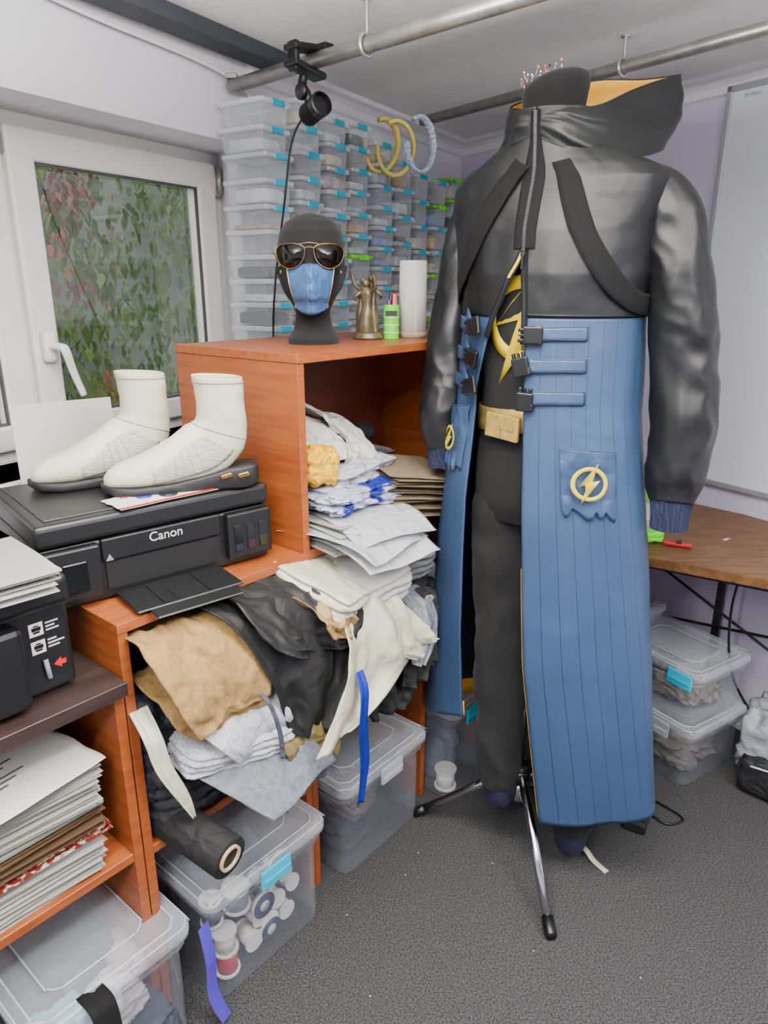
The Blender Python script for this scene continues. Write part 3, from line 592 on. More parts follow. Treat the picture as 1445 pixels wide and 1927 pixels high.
S('draped_fabric','slate grey fabric under the grey sheet',c_slate,[((-.27,.05,.53),(-.10,.05,.53)),((-.25,-.05,.52),(-.08,-.05,.52)),((-.22,-.09,.46),(-.07,-.09,.47)),((-.20,-.10,.40),(-.09,-.10,.42))],.01,2,9)
roll('fabric_roll','black fabric roll with a cardboard core lying on the shelf',cl('black_roll','08080a',.8),KF@T(-.40,.20,.455)@RZ(8)@RX(97),.040,.34)
S('ribbon','narrow cream faux leather strip hanging down',c_creamf,[((-.44,-.0,.70),(-.405,.0,.70)),((-.445,-.045,.67),(-.410,-.045,.665)),((-.43,-.05,.60),(-.40,-.055,.60)),((-.40,-.055,.53),(-.377,-.06,.53)),((-.375,-.06,.475),(-.368,-.06,.475))],.002,.6,3,.0015,.002)
D('ribbon','grey elastic cord strip hanging down',c_slate,[(-.235,-.09,.69),(-.225,-.115,.66),(-.21,-.12,.60),(-.20,-.115,.53)],[.004]*4,seed=3,amp=.002,nf=.5,nu=4)
S('draped_fabric','cream faux leather remnant draped over the shelf edge',c_creamf,[((-.05,.06,.80),(.12,.06,.80)),((-.05,-.06,.80),(.14,-.07,.78)),((-.05,-.13,.755),(.15,-.13,.73)),((-.065,-.150,.68),(.17,-.145,.655)),((-.10,-.15,.61),(.17,-.145,.595)),((-.15,-.145,.515),(-.02,-.15,.54))],.009,1.6,7,.0015,.006,.02)
S('draped_fabric','cream faux leather corner pointing outwards',c_creamf,[((.05,-.06,.74),(.16,-.06,.745)),((.06,-.12,.70),(.20,-.10,.70)),((.10,-.145,.64),(.23,-.13,.645)),((.17,-.145,.595),(.255,-.135,.612))],.010,1.3,11,.0015,.006)
D('ribbon','royal blue satin ribbon hanging to the floor bins',m_blue,[(-.03,-.16,.66),(-.035,-.18,.62),(-.04,-.18,.54),(-.025,-.17,.44),(-.028,-.16,.335)],[.012,.013,.014,.015,.010],seed=2,amp=.003,nf=.5,nu=8,solid=.0006)
roll('fabric_roll','tan satin roll lying on the fabric pile',c_tan,KF@T(-.10,.13,.825)@RZ(14)@RX(106),.028,.27)
roll('fabric_roll','black and white checked fabric roll',cl('check','b8b4a8',.8,c2='2c2420',vs=70,thr=(.48,.5)),KF@T(-.17,.15,.82)@RZ(6)@RX(102),.022,.22)
S('draped_fabric','crumpled beige satin on the fabric pile',c_tan,[((-.13,.03,.80),(.0,.03,.80)),((-.12,-.08,.81),(.0,-.09,.79)),((-.10,-.125,.775),(-.01,-.13,.755)),((-.08,-.13,.745),(-.02,-.135,.725))],.007,1.8,13,.0015,.010)
# tall unit middle tier
B('folded_fabric','thick folded white fabric under the shelf board',c_wht,.10,-.01,.79,.23,.22,.09,-6,14,-4,4,14,.08,.08)
B('folded_fabric','white fabric rolled into the shelf',c_creamf,.01,-.03,.805,.2,.2,.06,16,20,8,3,15,.10,.10)
B('folded_fabric','folded grey melange fabric under the shelf board',c_gry,.25,.02,.79,.22,.2,.085,-4,12,3,5,16,.07,.07)
B('folded_fabric','folded dark grey fabric in the shelf',c_dg,.20,.07,.70,.34,.25,.09,0,6,0,5,17,.1)
B('folded_fabric','folded grey fabric in the shelf',c_slate,.22,.09,.60,.32,.26,.10,4,4,0,5,18,.1)
B('folded_fabric','folded cream fabric at the bottom of the shelf',c_creamf,.20,.1,.48,.34,.24,.12,0,2,0,5,19,.1)
roll('fabric_roll','white faux leather roll sticking out of the shelf',c_creamf,KF@T(.315,.18,.70)@RZ(-4)@RX(97),.028,.27)
roll('fabric_roll','charcoal felt roll sticking out of the shelf',c_dg,KF@T(.24,.18,.72)@RZ(10)@RX(98),.026,.28)
S('draped_fabric','dark grey fabric hanging from the shelf',c_dg,[((.27,.0,.69),(.38,.0,.69)),((.26,-.07,.68),(.39,-.07,.67)),((.27,-.09,.60),(.39,-.09,.59)),((.28,-.09,.52),(.36,-.09,.50))],.010,1.8,21,.0015,.01)
S('draped_fabric','black fabric hanging from the shelf',c_black,[((.16,.0,.69),(.28,.0,.69)),((.16,-.08,.67),(.29,-.08,.67)),((.17,-.10,.58),(.30,-.10,.58)),((.17,-.10,.50),(.26,-.10,.49))],.010,1.8,22,.0015,.01)
S('draped_fabric','silver grey fabric corner hanging from the shelf',cl('silver','70747e',.4),[((.22,-.02,.72),(.30,-.02,.72)),((.21,-.1,.68),(.30,-.1,.68)),((.20,-.12,.61),(.29,-.12,.60)),((.20,-.12,.56),(.23,-.12,.55))],.008,1.3,23)
S('draped_fabric','charcoal fabric scraps below the rolls',c_black,[((.05,.0,.60),(.22,.0,.60)),((.05,-.06,.58),(.23,-.06,.57)),((.06,-.08,.52),(.24,-.08,.50)),((.08,-.08,.46),(.20,-.08,.44))],.012,2.4,27,.0015,.012)
B('folded_fabric','folded white lace fabric beside the divider',c_wht,.545,.10,.56,.22,.22,.26,0,0,0,7,24,.1)
B('folded_fabric','mixed coloured fabric bundle beside the divider',cl('mix','1c1e2a',.9,c2='5a2438',vs=20),.545,.10,.765,.22,.22,.12,0,0,0,4,26,.12)
# ------------------------------------------------------------ upper tier papers
bm,zz=sheets(26,.21,.30,31,.02,.0022,7)
mk(bm,'paper_stack',m_paper,None,KF@T(.135,.075,.8715),False,'stack of white papers and plastic sleeves over the shelf edge','paper')
for i,(x,y,z,rz) in enumerate(((.12,-.05,.878,-6),(.10,-.035,.900,8),(.15,-.02,.922,-12))):
    mk(drape([(0,.13,.016),(0,.04,.014),(0,-.05,.0),(0,-.12,-.035)],.105,(1,0,0),1,.004,i+2),'plastic_sleeve',mat('sleeve_plastic','bcbec4',.2,var=.03,alpha=.75,crk=25),None,KF@T(x,y,z)@RZ(rz)@RX(-6),True,'crinkled clear plastic sleeve with white paper','paper sleeve',solid=.0006)
B('plastic_bag','blue and white printed plastic bag on the paper stack',mat('bag_blue','a8acc0',.35,c2='14207c',vs=9,thr=(.52,.56),bump=.3,bs=60,crk=30,cs=.6),.16,.06,.962,.22,.2,.05,0,4,0,3,33,.15,.3)
B('plastic_bag','white crinkled plastic bag in the upper shelf',mat('bag_white','b0b3bc',.3,bump=.3,bs=60,crk=30,cs=.6),.20,.10,1.0,.22,.18,.05,8,4,0,2,53,.15,.3)
B('snack_pack','yellow crinkled snack pack leaning in the shelf',mat('pack_yellow','e0a400',.3,c2='ecd020',vs=16,thr=(.6,.65),bump=.4,bs=40,crk=40,cs=.6),.070,.045,1.035,.085,.06,.08,-10,0,8,2,35,.15,.25)
m_tis=mat('tissue','cfcdc8',.8,var=.02,crk=28,cs=.8)
S('crumpled_paper','large crumpled white tissue paper in the upper shelf',m_tis,[((.03,.25,1.10),(.19,.25,1.10)),((.02,.17,1.12),(.22,.15,1.07)),((.05,.09,1.07),(.24,.08,1.03)),((.08,.07,1.03),(.20,.06,1.01))],.010,1.3,41,.001,.016)
S('crumpled_paper','crumpled white tissue paper hanging in the upper shelf',m_tis,[((.11,.25,1.14),(.27,.25,1.08)),((.12,.16,1.14),(.30,.14,1.05)),((.16,.10,1.08),(.29,.08,1.0)),((.20,.08,1.03),(.25,.07,.99))],.010,1.3,44,.001,.016)
bm,zz=sheets(26,.20,.17,36,.012,.0036,5)
mk(bm,'paper_bag_bundle',m_kraft,None,KF@T(.33,.03,.897)@RZ(-14)@RY(10)@RX(9),False,'bundle of folded kraft paper bags on the shelf edge','paper bags')
container('m',KF@T(.46,.05,.8705),'small clear plastic box beside the paper bags','clear boxes on the shelf')
roll('fabric_roll','black fabric roll at the back of the upper shelf',c_dg,KF@T(.28,.26,1.02)@RY(90),.026,.2)
bm,zz=sheets(30,.24,.2,37,.012,.0045,4); mk(bm,'magazine_stack',mat('magazine','a09ca2',.5,c2='50485c',vs=30),None,KF@T(.28,.19,.8715)@RZ(2),False,'stack of magazines behind the paper bags','magazines')
# ------------------------------------------------------------ head on cabinet
HM=T(-.16,1.66,ZT+.0005)@RZ(3)
HR=[(0,0,.058,.062,.055),(.012,0,.058,.062,.055),(.03,0,.045,.047,.045),(.06,.002,.038,.038,.04),(.074,0,.040,.042,.042),(.086,-.004,.046,.064,.046),(.10,-.006,.053,.076,.055),(.125,-.004,.062,.079,.07),(.15,0,.0675,.080,.082),(.18,.002,.0715,.079,.09),(.21,.003,.073,.077,.092),(.235,.003,.068,.068,.084),(.255,.003,.054,.05,.064),(.268,.003,.032,.028,.036),(.273,.003,.008,.008,.008)]
def headpt(phi,z,off=0):
    cy,w,f,b=tab(z,HR); x=w*sin(phi); d=f if cos(phi)>0 else b
    y=cy-d*cos(phi)
    g=math.exp(-(phi/.2)**2)
    nose=.018*g*math.exp(-((z-.148)/.016)**2) if cos(phi)>0 else 0
    eye=-.007*math.exp(-((abs(phi)-.42)/.22)**2)*math.exp(-((z-.172)/.014)**2)
    lips=.005*math.exp(-(phi/.3)**2)*math.exp(-((z-.118)/.009)**2)
    ear=.006*math.exp(-((abs(phi)-1.6)/.14)**2)*math.exp(-((z-.158)/.022)**2)
    r=nose+eye+lips
    return V((x*(1+(off)/w)+math.copysign(ear,x),y-r-off*cos(phi),z))
def hfn(u,v):
    z=cr([[r[0]] for r in HR],v)[0]; z=min(max(z,0),.273); return headpt(2*pi*u,z)
hd=emp('mannequin_head',HM,'black velvet foam mannequin head on top of the cabinet','mannequin head')
mk(grid(hfn,56,70,True),'head',m_velv,hd)
mk(cyl(.057,.006,32),'base',m_velv,hd)
mask=emp('face_mask',HM@T(0,0,.07),'blue faux leather face mask with black sides and brass zips','face mask')
def maskpt(phi,v):
    e=abs(phi)
    up=.168-.006*e if e<.75 else .1635+.002*(e-.75)
    lo=.064+.022*e**1.6 if e<.75 else .078+.062*(e-.75)
    z=lo+(up-lo)*v
    p=headpt(phi,max(z,.088),.0055); beak=.020*math.exp(-(phi/.40)**2)*sin(pi*min(1,max(0,v*.75+.2)))
    q=V((p.x,p.y-beak,z))
    return q-V((0,0,.07))
def mpart(p0,p1,m,nm):
    mk(grid(lambda u,v:maskpt(p0+(p1-p0)*u,v),26,18),nm,m,mask,solid=.0015)
PZ=.74
mpart(-PZ,PZ,mat('mask_blue','34547e',.5,var=.05,bump=.1,crk=28,cs=.35),'front_panel'); mpart(PZ,1.5,m_leather,'side_panel'); mpart(-1.5,-PZ,m_leather,'side_panel')
for s in (-PZ,PZ):
    mk(tube([tuple(maskpt(s,k/10)+V((0,-.0012,0))) for k in range(11)],.0012,6,40,flat=.6),'zip_teeth',m_brass,mask)
mk(tube([tuple(maskpt(0,k/10)+V((0,-.0008,0))) for k in range(11)],.0006,5,40),'centre_seam',mat('seam_navy','0c1c38',.6),mask)
for s in (-1.05,1.05):
    p=maskpt(s,.82); mk(xf(cyl(.004,.003,14,bev=.0008),RX(90)),'snap_button',m_brass,mask,T(p.x,p.y-.001,p.z)@RZ(math.degrees(s)))
sg=emp('sunglasses',HM@T(0,-.088,.186),'large aviator sunglasses with gold frame and dark lenses','sunglasses')
m_lens=mat('tinted_lens','080504',.08,var=.1,alpha=.94,spec=.5,fa=.05)
def lens(s):
    P=[(.004,.014),(.015,.020),(.035,.022),(.055,.019),(.064,.010),(.064,-.004),(.056,-.019),(.040,-.027),(.024,-.025),(.010,-.014),(.004,.002)]
    def y(x): return .030*(x/.07)**2
    Q=[cr(P+[P[0]],k/40) for k in range(40)]
    pts=[V((s*(.006+x),y(x),z)) for x,z in Q]
    mk(tube([tuple(p) for p in pts],.0007,6,80,close=True),'lens_rim',m_brass,sg)
    bm=bmesh.new(); c=bm.verts.new((s*.040,y(.034)-.003,-.002)); vs=[bm.verts.new(p) for p in pts]
    for i in range(len(vs)): bm.faces.new((c,vs[i],vs[(i+1)%len(vs)]))
    mk(bm,'lens',m_lens,sg,solid=.001)
    mk(tube([(s*.0715,.026,.010),(s*.078,.034,.010),(s*.082,.06,.008),(s*.080,.11,.0),(s*.078,.125,-.012)],.0012,6,30),'temple_arm',m_brass,sg)
lens(1);lens(-1)
mk(tube([(-.012,.001,.012),(0,-.003,.015),(.012,.001,.012)],.0008,6),'bridge',m_brass,sg); mk(tube([(-.02,.003,.021),(0,-.001,.0235),(.02,.003,.021)],.0008,6),'brow_bar',m_brass,sg)
m_brz=mat('bronze_patina','4a4030',.45,metal=.5,c2='74664c',vs=60,bump=.4,bs=120)
fg=emp('figurine',T(-.04,1.785,ZT+.0005)@RZ(5)@Matrix.Diagonal((1.5,1.5,1.16,1)),'bronze figurine of three robed figures on a round base','figurine')
mk(lathe([(.024,0),(.025,.004),(.022,.008),(.023,.012),(.018,.014)],24),'base',m_brz,fg)
def fig(a,lean,h,arm):
    M=RZ(a)@T(0,-.009,.012)
    bm=join(tube([(0,0,0),(0,-.001,h*.3),(0,0,h*.52),(lean,0,h*.7),(lean,0,h*.8)],[.0125,.0105,.0075,.009,.004],14,24,wr=.35,flat=.8),
      xf(lathe([(.001,-.0085),(.0045,-.006),(.0058,0),(.005,.005),(.001,.0085)],12),T(lean,0,h*.87)),
      tube([(lean+.008,0,h*.72),(lean+.018,-.006,h*.66 if not arm else h*.8),(lean+.016,-.012,h*.62 if not arm else h*1.0)],[.004,.003,.002],8,12),
      tube([(lean-.008,0,h*.72),(lean-.016,-.008,h*.62),(lean-.006,-.014,h*.56)],[.004,.003,.002],8,12))
    return xf(bm,M)
mk(join(fig(-20,0,.115,True),fig(110,.004,.125,False),fig(240,-.004,.12,True)),'figures',m_brz,fg)
mk(tube([(.010,0,.10),(.012,-.004,.118),(.010,0,.128)],.0035,8),'raised_arms',m_brz,fg)
mc=emp('marker_can',T(.018,1.80,ZT+.0005),'neon green striped can holding markers','can')
mk(rings([[V((r*cos(2*pi*k/24),r*sin(2*pi*k/24),z)) for k in range(24)] for r,z in ((.019,0),(.019,.08),(.0175,.08),(.0175,.004))]),'can_body',m_green,mc,None,False)
mk(join(*[rings([[V((r*cos(2*pi*k/24),r*sin(2*pi*k/24),z)) for k in range(24)] for r,z in ((.0193,z0),(.0193,z0+.004))],cap=False) for z0 in (.012,.03,.048)]),'stripe',m_paper,mc,solid=.0003)
mk(bb(-.014,.014,-.0205,-.019,.055,.066),'black_label',m_blk,mc,None,False)
for i,(x,y,c) in enumerate(((-.008,.0,'1c1c20'),(.004,-.006,'e2580a'),(.008,.006,'e8e8e8'),(-.003,.009,'0e4cc0'),(.0,-.0,'6a1a90'))):
    mk(cyl(.0048,.105-.005*i,10,bev=.001),'marker',mat('mk_'+c,c,.4),mc,T(x,y,.005)@RX(-3+i)@RY(4-2*i))
pp=emp('paper_roll',T(.072,1.84,ZT+.0005),'standing roll of white vinyl','roll')
mk(rings([[V((r*cos(2*pi*k/32),r*sin(2*pi*k/32),z)) for k in range(32)] for r,z in ((.0335,0),(.034,.09),(.0335,.182),(.028,.182),(.028,.002))]),'rolled_sheet',m_paper,pp)
mk(rings([[V((r*cos(2*pi*k/32),r*sin(2*pi*k/32),z)) for k in range(32)] for r,z in ((.0345,0),(.0345,.012),(.0338,.014),(.0338,0))],close=True),'base_band',m_kraft,pp)
mk(bb(.005,.0075,-.0352,-.0335,.012,.18),'seam',m_trim,pp,None,False)
# ------------------------------------------------------------ dress form
TC=(.343,1.508)
df=emp('dress_form',T(TC[0],TC[1],0),'black dress form on a chrome tripod stand','dress form')
feet=[(.374-TC[0],1.232-TC[1]),(.089-TC[0],1.619-TC[1]),(.566-TC[0],1.673-TC[1])]
mk(join(cyl(.0135,1.02,20,c=(0,0,.16)),cyl(.018,.05,20,c=(0,0,.15),bev=.003)),'pole',m_chrome,df)
mk(join(cyl(.026,.05,20,c=(0,0,.205),bev=.004),bbox(.03,.06,.03,(0,0,.23),.004)),'hub',m_blk,df)
for fx,fy in feet:
    lg=mk(tube([(fx*.06,fy*.06,.235),(fx*.5,fy*.5,.13),(fx*.97,fy*.97,.018)],[.0115,.0115,.0115],16,6,smooth=False),'tripod_leg',m_chrome,df)
    mk(tube([(fx*.90,fy*.90,.034),(fx,fy,.0115),(fx*1.03,fy*1.03,.011)],[.0135,.014,.0115],14,2,smooth=False),'rubber_foot',m_blk,lg)
    mk(tube([(fx*.05,fy*.05,.17),(fx*.42,fy*.42,.145)],.005,8,smooth=False),'brace',m_chrome,lg)
def ell(z,A,Bf,ca=0,cb=0,n=32,A2=None,Bb=None):
    A2=A2 or A; Bb=Bb or Bf
    return [V((ca+(A if sin(t)>0 else A2)*sin(t),cb-(Bf if cos(t)>0 else Bb)*cos(t),z)) for t in [2*pi*k/n for k in range(n)]]
TOL=T(TC[0],TC[1],0).inverted()@MQ
tor=rings([ell(1.05,.13,.10),ell(1.1,.135,.105),ell(1.2,.13,.105),ell(1.32,.15,.12),ell(1.45,.16,.12),ell(1.55,.165,.10),ell(1.60,.13,.08,0,-.015),ell(1.64,.07,.065,-.01,-.03),ell(1.68,.056,.056,-.012,-.04)])
mk(tor,'torso',m_velv,df,TOL)
nk=[]
for k in range(13):
    f=k/12; r=tab(f,[(0,.056),(.3,.055),(.6,.060),(.8,.064),(.92,.060),(1,.046)])
    e=ell(0,r,r,-.012,-.042)
    for p in e: p.z=1.67+.105*f+ (p.x+.012)*.22*f
    nk.append(e)
mk(rings(nk),'neck_cap',m_velv,df,TOL)
rp=random.Random(3)
for i in range(17):
    c=rp.choice(('c8202a','f0f0f0','101010','e0902a','e8e0d0','f0f0f0'))
    x=-.012+rp.uniform(-.05,.02); y=-.042+rp.uniform(-.045,-.005); z=1.775+(x+.012)*.22
    if i%3==0: x=-.066+rp.uniform(0,.02);z-=.02;y=-.07-rp.uniform(0,.015)
    d=V((rp.uniform(-.4,.4),rp.uniform(-.5,.1),1)).normalized()*rp.uniform(.02,.03)
    pn=mk(tube([(0,0,0),tuple(d)],.0005,5,smooth=False),'pin',m_chrome,df,TOL@T(x,y,z-.006))
    mk(xf(lathe([(.0004,-.0024),(.0018,-.0012),(.0022,.0),(.0018,.0012),(.0004,.0024)],8),T(*d)),'pin_head',mat('pin_'+c,c,.3),pn)
# ------------------------------------------------------------ shirt, belt, pants
def shirtf(t,z):
    A,Bf=tab(z,[(1.08,.145,.125),(1.15,.142,.125),(1.25,.15,.132),(1.35,.16,.138),(1.45,.168,.138),(1.54,.17,.118),(1.60,.14,.09),(1.64,.08,.075)])
    cb=tab(z,[(1.5,0),(1.6,-.015),(1.64,-.03)])
    fl=.0025*sin(t*5+z*40)*(1 if z<1.3 else .3)
    return V(((A+fl)*sin(t),cb-(Bf+fl)*cos(t),z))
sh=mk(grid(lambda u,v:shirtf(2*pi*u,1.08+.56*v),48,40,True),'shirt',m_knit,None,MQ.copy(),True,'black knit top with yellow lightning emblem under the coat','shirt',solid=.002,soff=1)
def nrm(fn,t,z):
    p=fn(t,z); a=fn(t+.01,z)-p; b=fn(t,z+.004)-p; n=a.cross(b).normalized()
    if n.dot(V((p.x,p.y,0)))<0: n=-n
    return p,n
def onsurf(fn,t0,z0,x,y,off,R):
    p,n=nrm(fn,t0+x/R,z0+y); return p+n*off
BOLT=[(.55,1.0),(-.62,-.10),(-.10,.0),(-.55,-1.0),(.64,.18),(.14,.10)]
def emblem(fn,t0,z0,r,off,R,m,parent,ring=True,bs=1.35,inner=.76,tk=.0008):
    if ring:
        bm=bmesh.new(); N=44; a=[];b=[]
        for k in range(N):
            w=2*pi*k/N; a.append(bm.verts.new(onsurf(fn,t0,z0,r*cos(w),r*sin(w),off,R))); b.append(bm.verts.new(onsurf(fn,t0,z0,r*inner*cos(w),r*inner*sin(w),off,R)))
        for k in range(N): bm.faces.new((a[k],a[(k+1)%N],b[(k+1)%N],b[k]))
        mk(bm,'emblem_ring',m,parent,solid=tk)
    bm=bmesh.new(); Q=[]
    for i in range(len(BOLT)):
        p=BOLT[i];q=BOLT[(i+1)%len(BOLT)]
        for k in range(3): Q.append((p[0]+(q[0]-p[0])*k/3,p[1]+(q[1]-p[1])*k/3))
    f=bm.faces.new([bm.verts.new(onsurf(fn,t0,z0,x*r*bs*.75,y*r*bs,off+.0006,R)) for x,y in Q]); bmesh.ops.triangulate(bm,faces=[f])
    mk(bm,'emblem_bolt',m,parent,solid=tk)
def shirts(t,z):
    A,Bf=tab(z,[(1.08,.145,.125),(1.15,.142,.125),(1.25,.15,.132),(1.35,.16,.138),(1.45,.168,.138),(1.54,.17,.118)]); return V((A*sin(t),-Bf*cos(t),z))
emblem(shirts,-.06,1.335,.085,.0045,.14,m_yelp,sh,bs=1.55,inner=.70,tk=.0003)
def beltf(t,z): return shirtf(t,z)*1.0+V((.006*sin(t),-.008*cos(t),0))
bl=mk(grid(lambda u,v:beltf(2*pi*u,1.108+.050*v)+V((0,0,.012*sin(2*pi*u))),48,3,True),'belt',m_gold,None,MQ.copy(),True,'wide gold belt with square pouch buckle','belt',solid=.003,soff=1)
mk(xf(bbox(.088,.009,.052,(0,0,0),.003),T(-.045,-.137,1.118)@RZ(-16)@RY(3)),'belt_buckle',m_gold,bl,None,False)
mk(join(xf(join(bbox(.034,.0015,.002,(.016,-.0048,-.004)),bbox(.002,.0015,.02,(0,-.0048,-.012)),bbox(.002,.0015,.012,(.032,-.0048,.002))),T(-.045,-.137,1.118)@RZ(-16)@RY(3))),'buckle_relief',mat('gold_seam','7a6430',.6),bl,None,False)
def legs():
    a=rings([ell(1.125,.142,.122),ell(1.08,.15,.125),ell(1.02,.155,.125),ell(.95,.157,.12),ell(.90,.15,.11)])
    def leg(C):
        return tube([c[:3] for c in C],[c[3] for c in C],40,90,wr=.22,flat=1.0)
    l1=leg([(-.075,-.0,1.0,.08),(-.072,-.01,.9,.084),(-.064,-.03,.72,.075),(-.055,-.045,.55,.068),(-.045,-.06,.4,.064),(-.036,-.068,.28,.06),(-.032,-.07,.20,.05)])
    l2=leg([(.075,0,1.0,.08),(.075,-.005,.9,.084),(.09,-.02,.7,.075),(.11,-.03,.5,.07),(.13,-.035,.3,.062),(.145,-.035,.17,.055),(.148,-.035,.11,.045)])
    return join(a,l1,l2)
pt=mk(legs(),'trousers',m_knit,None,MQ.copy(),True,'black knit trousers with ribbed ankle cuffs','trousers')
mk(tube([(-.032,-.07,.208),(-.03,-.072,.17),(-.03,-.073,.145)],[.048,.042,.034],24,12),'ankle_cuff',m_navy,pt); mk(tube([(.148,-.035,.115),(.15,-.035,.07),(.15,-.035,.05)],[.044,.038,.03],24,12),'ankle_cuff',m_navy,pt)
# ------------------------------------------------------------ coat
CT=[(.15,.275,.335,.15,.20,0,0),(.4,.268,.305,.158,.20,0,0),(.6,.26,.28,.165,.19,0,0),(.95,.235,.228,.166,.17,0,0),(1.15,.205,.197,.162,.155,0,0),(1.345,.192,.19,.160,.148,-.003,0),(1.42,.197,.200,.162,.15,-.006,0),(1.50,.205,.210,.152,.147,-.01,0),(1.56,.214,.220,.130,.13,-.01,-.006),(1.59,.212,.220,.117,.12,-.01,-.010),(1.612,.186,.196,.106,.11,-.01,-.018),(1.634,.140,.150,.096,.10,-.012,-.025),(1.654,.104,.108,.088,.09,-.013,-.032),(1.675,.09,.09,.086,.085,-.014,-.035),(1.712,.086,.086,.088,.085,-.014,-.037)]
def coats(t,z):
    AL,AR,Bf,Bb,ca,cb=tab(z,CT); s=sin(t);c=cos(t)
    return V((ca+(AR if s>0 else AL)*s,cb-(Bf if c>0 else Bb)*c,z))
def coatf(t,z):
    AL,AR,Bf,Bb,ca,cb=tab(z,CT); s=sin(t);c=cos(t)
    A=AR if s>0 else AL; Bq=Bf if c>0 else Bb
    k=tab(z,[(.15,.009),(.6,.005),(1.0,.0025),(1.3,.0008),(1.72,.0)])
    r=k*(sin(5*t+.8+.6*z)+.4*sin(9*t+2+z*1.5))*(.35+.65*min(1,abs(s)*1.3))
    w=.0022*noise.noise(V((s*4,c*4,z*7)))
    wr2=0
    if 1.35<z<1.62:
        e=min(1,(z-1.35)/.03)*min(1,(1.62-z)/.03)
        wr2=e*(.003*noise.noise(V((s*3+c*4,5,z*9)))+.0035*rid(V((t*1.3+z*4,2,z*6-t*1.4)))*(.3+.7*abs(s)))
    elif z<1.3: wr2=.0012*rid(V((t*1.2+z*1.1,z*3.1-t,4)))
    return V((ca+(A+r+w+wr2)*s,cb-(Bq+r+w+wr2)*c,z))
ZY=1.345
ZOP=1.463
thL=lambda z: tab(z,[(.2,-.36),(.6,-.50),(.95,-.56),(1.2,-.55),(1.30,-.42),(ZY,-.33),(ZOP,-.005),(1.8,-.005)])
thR=lambda z: tab(z,[(.15,.33),(.6,.16),(.95,.09),(ZY,.02),(ZOP,.005),(1.8,.005)])
hemf=lambda t: tab(t,[(0,.185),(.4,.187),(1.3,.228),(2.2,.25),(3.14,.26),(4.5,.30),(5.2,.33),(5.9,.40)])
coat=emp('long_coat',MQ.copy(),'long hooded coat with black yoke and blue pinstriped skirt','coat')
def skf(u,v):
    z0=ZY; z=z0
    for _ in range(2):
        t=thR(z)+(2*pi+thL(z)-thR(z))*u; z=z0+(hemf(t)-z0)*v
    t=thR(z)+(2*pi+thL(z)-thR(z))*u
    return coatf(t,z)
mk(grid(skf,170,110,flip=True),'coat_skirt',[m_stripe,mat('navy_lining','0a1226',.6)],coat,solid=.003,soff=0,inner=True)
def facef(u,v):
    p=skf(u,.955+.043*v); c=V((0,0,p.z)); return p+(c-p).normalized()*.0040
mk(grid(facef,150,3),'hem_facing',m_yel,coat,solid=.0015)
mk(tube([tuple(skf(0,.45+.54*k/30)+V((-.0015,.002,0))) for k in range(31)],.0012,6,90),'edge_piping',m_yel,coat)
def ykf(u,v):
    z=ZY-.004+(1.712-ZY+.004)*v; t=thR(z)+(2*pi+thL(z)-thR(z))*u
    p=coatf(t,z); return p+V((sin(t),-cos(t),0))*.003
mk(grid(ykf,140,100),'coat_yoke',[m_leather,m_leather],coat,solid=.003,inner=True)
def strip(fn,path,w,off,name,m,parent,n=30,nw=4,solid=.0022,wrap=False):
    P=[list(p) for p in path]; bm=bmesh.new(); L=[]
    C=[cr(P,i/n) for i in range(n+1)]
    for i,c in enumerate(C):
        p,nn=nrm(fn,c[0],c[1]); e=C[min(i+1,n)];s=C[max(i-1,0)]
        tg=(fn(e[0],e[1])-fn(s[0],s[1])).normalized(); sd=tg.cross(nn).normalized()
        o=off+(c[2] if len(c)>2 else 0)
        if wrap:
            ut=(fn(c[0]+.02,c[1])-fn(c[0]-.02,c[1])); R=max(ut.length/.04,.05); ut.normalize(); dz=(fn(c[0],c[1]+.005)-fn(c[0],c[1]-.005)); Z=max(dz.length/.01,.5); dz.normalize()
            row=[]
            for k in range(nw+1):
                q=w*(k/nw-.5); a=sd.dot(ut)*q/R; b=sd.dot(dz)*q/Z
                pp_,n_=nrm(fn,c[0]+a,c[1]+b); row.append(bm.verts.new(pp_+n_*o))
            L.append(row)
        else: L.append([bm.verts.new(p+nn*o+sd*w*(k/nw-.5)) for k in range(nw+1)])
    for i in range(n):
        for k in range(nw): bm.faces.new((L[i][k],L[i][k+1],L[i+1][k+1],L[i+1][k]))
    return mk(bm,name,m,parent,solid=solid)
strip(coats,[(-.14,1.618),(-.30,1.565),(-.50,1.505),(-.75,1.445),(-1.08,1.395),(-1.5,1.368)],.040,.011,'shoulder_strap',m_web,coat,wrap=True)
strip(coats,[(.26,1.615),(.34,1.565),(.48,1.503),(.67,1.445),(.93,1.395),(1.25,1.368),(1.6,1.368)],.040,.011,'shoulder_strap',m_web,coat,wrap=True)
# centre-front zip: flat tape lying on the yoke, both edges following the surface
def ztape(u,v):
    z=1.465+(1.706-1.465)*v; t=(u-.5)*2*.010/.10
    p=coatf(t,z); return p+V((sin(t),-cos(t),0))*.0062
mk(grid(ztape,6,60),'zipper_tape',m_web,coat,solid=.0006)
def tzip(path,off,w,m,name):
    P=[list(p) for p in path]; n=90; parts=[]
    for i in range(n):
        c=cr(P,i/(n-1)); p,nn=nrm(coatf,c[0],c[1]); parts.append(xf(bbox(w,.0015,.0016),T(*(p+nn*off))@RZ(math.degrees(c[0]))))
    return mk(join(*parts),name,m,coat,None,False)
m_ztd=mat('zip_metal_dark','3a3b40',.35,metal=.7)
zb_=join(*[xf(bbox(.0062,.0016,.0016),T(*(coatf(0,1.466+.0027*i)+V((0,-.0074,0))))) for i in range(89)])
mk(zb_,'zipper_teeth',mat('zip_metal_mid','5c5d62',.35,metal=.7),coat,None,False)
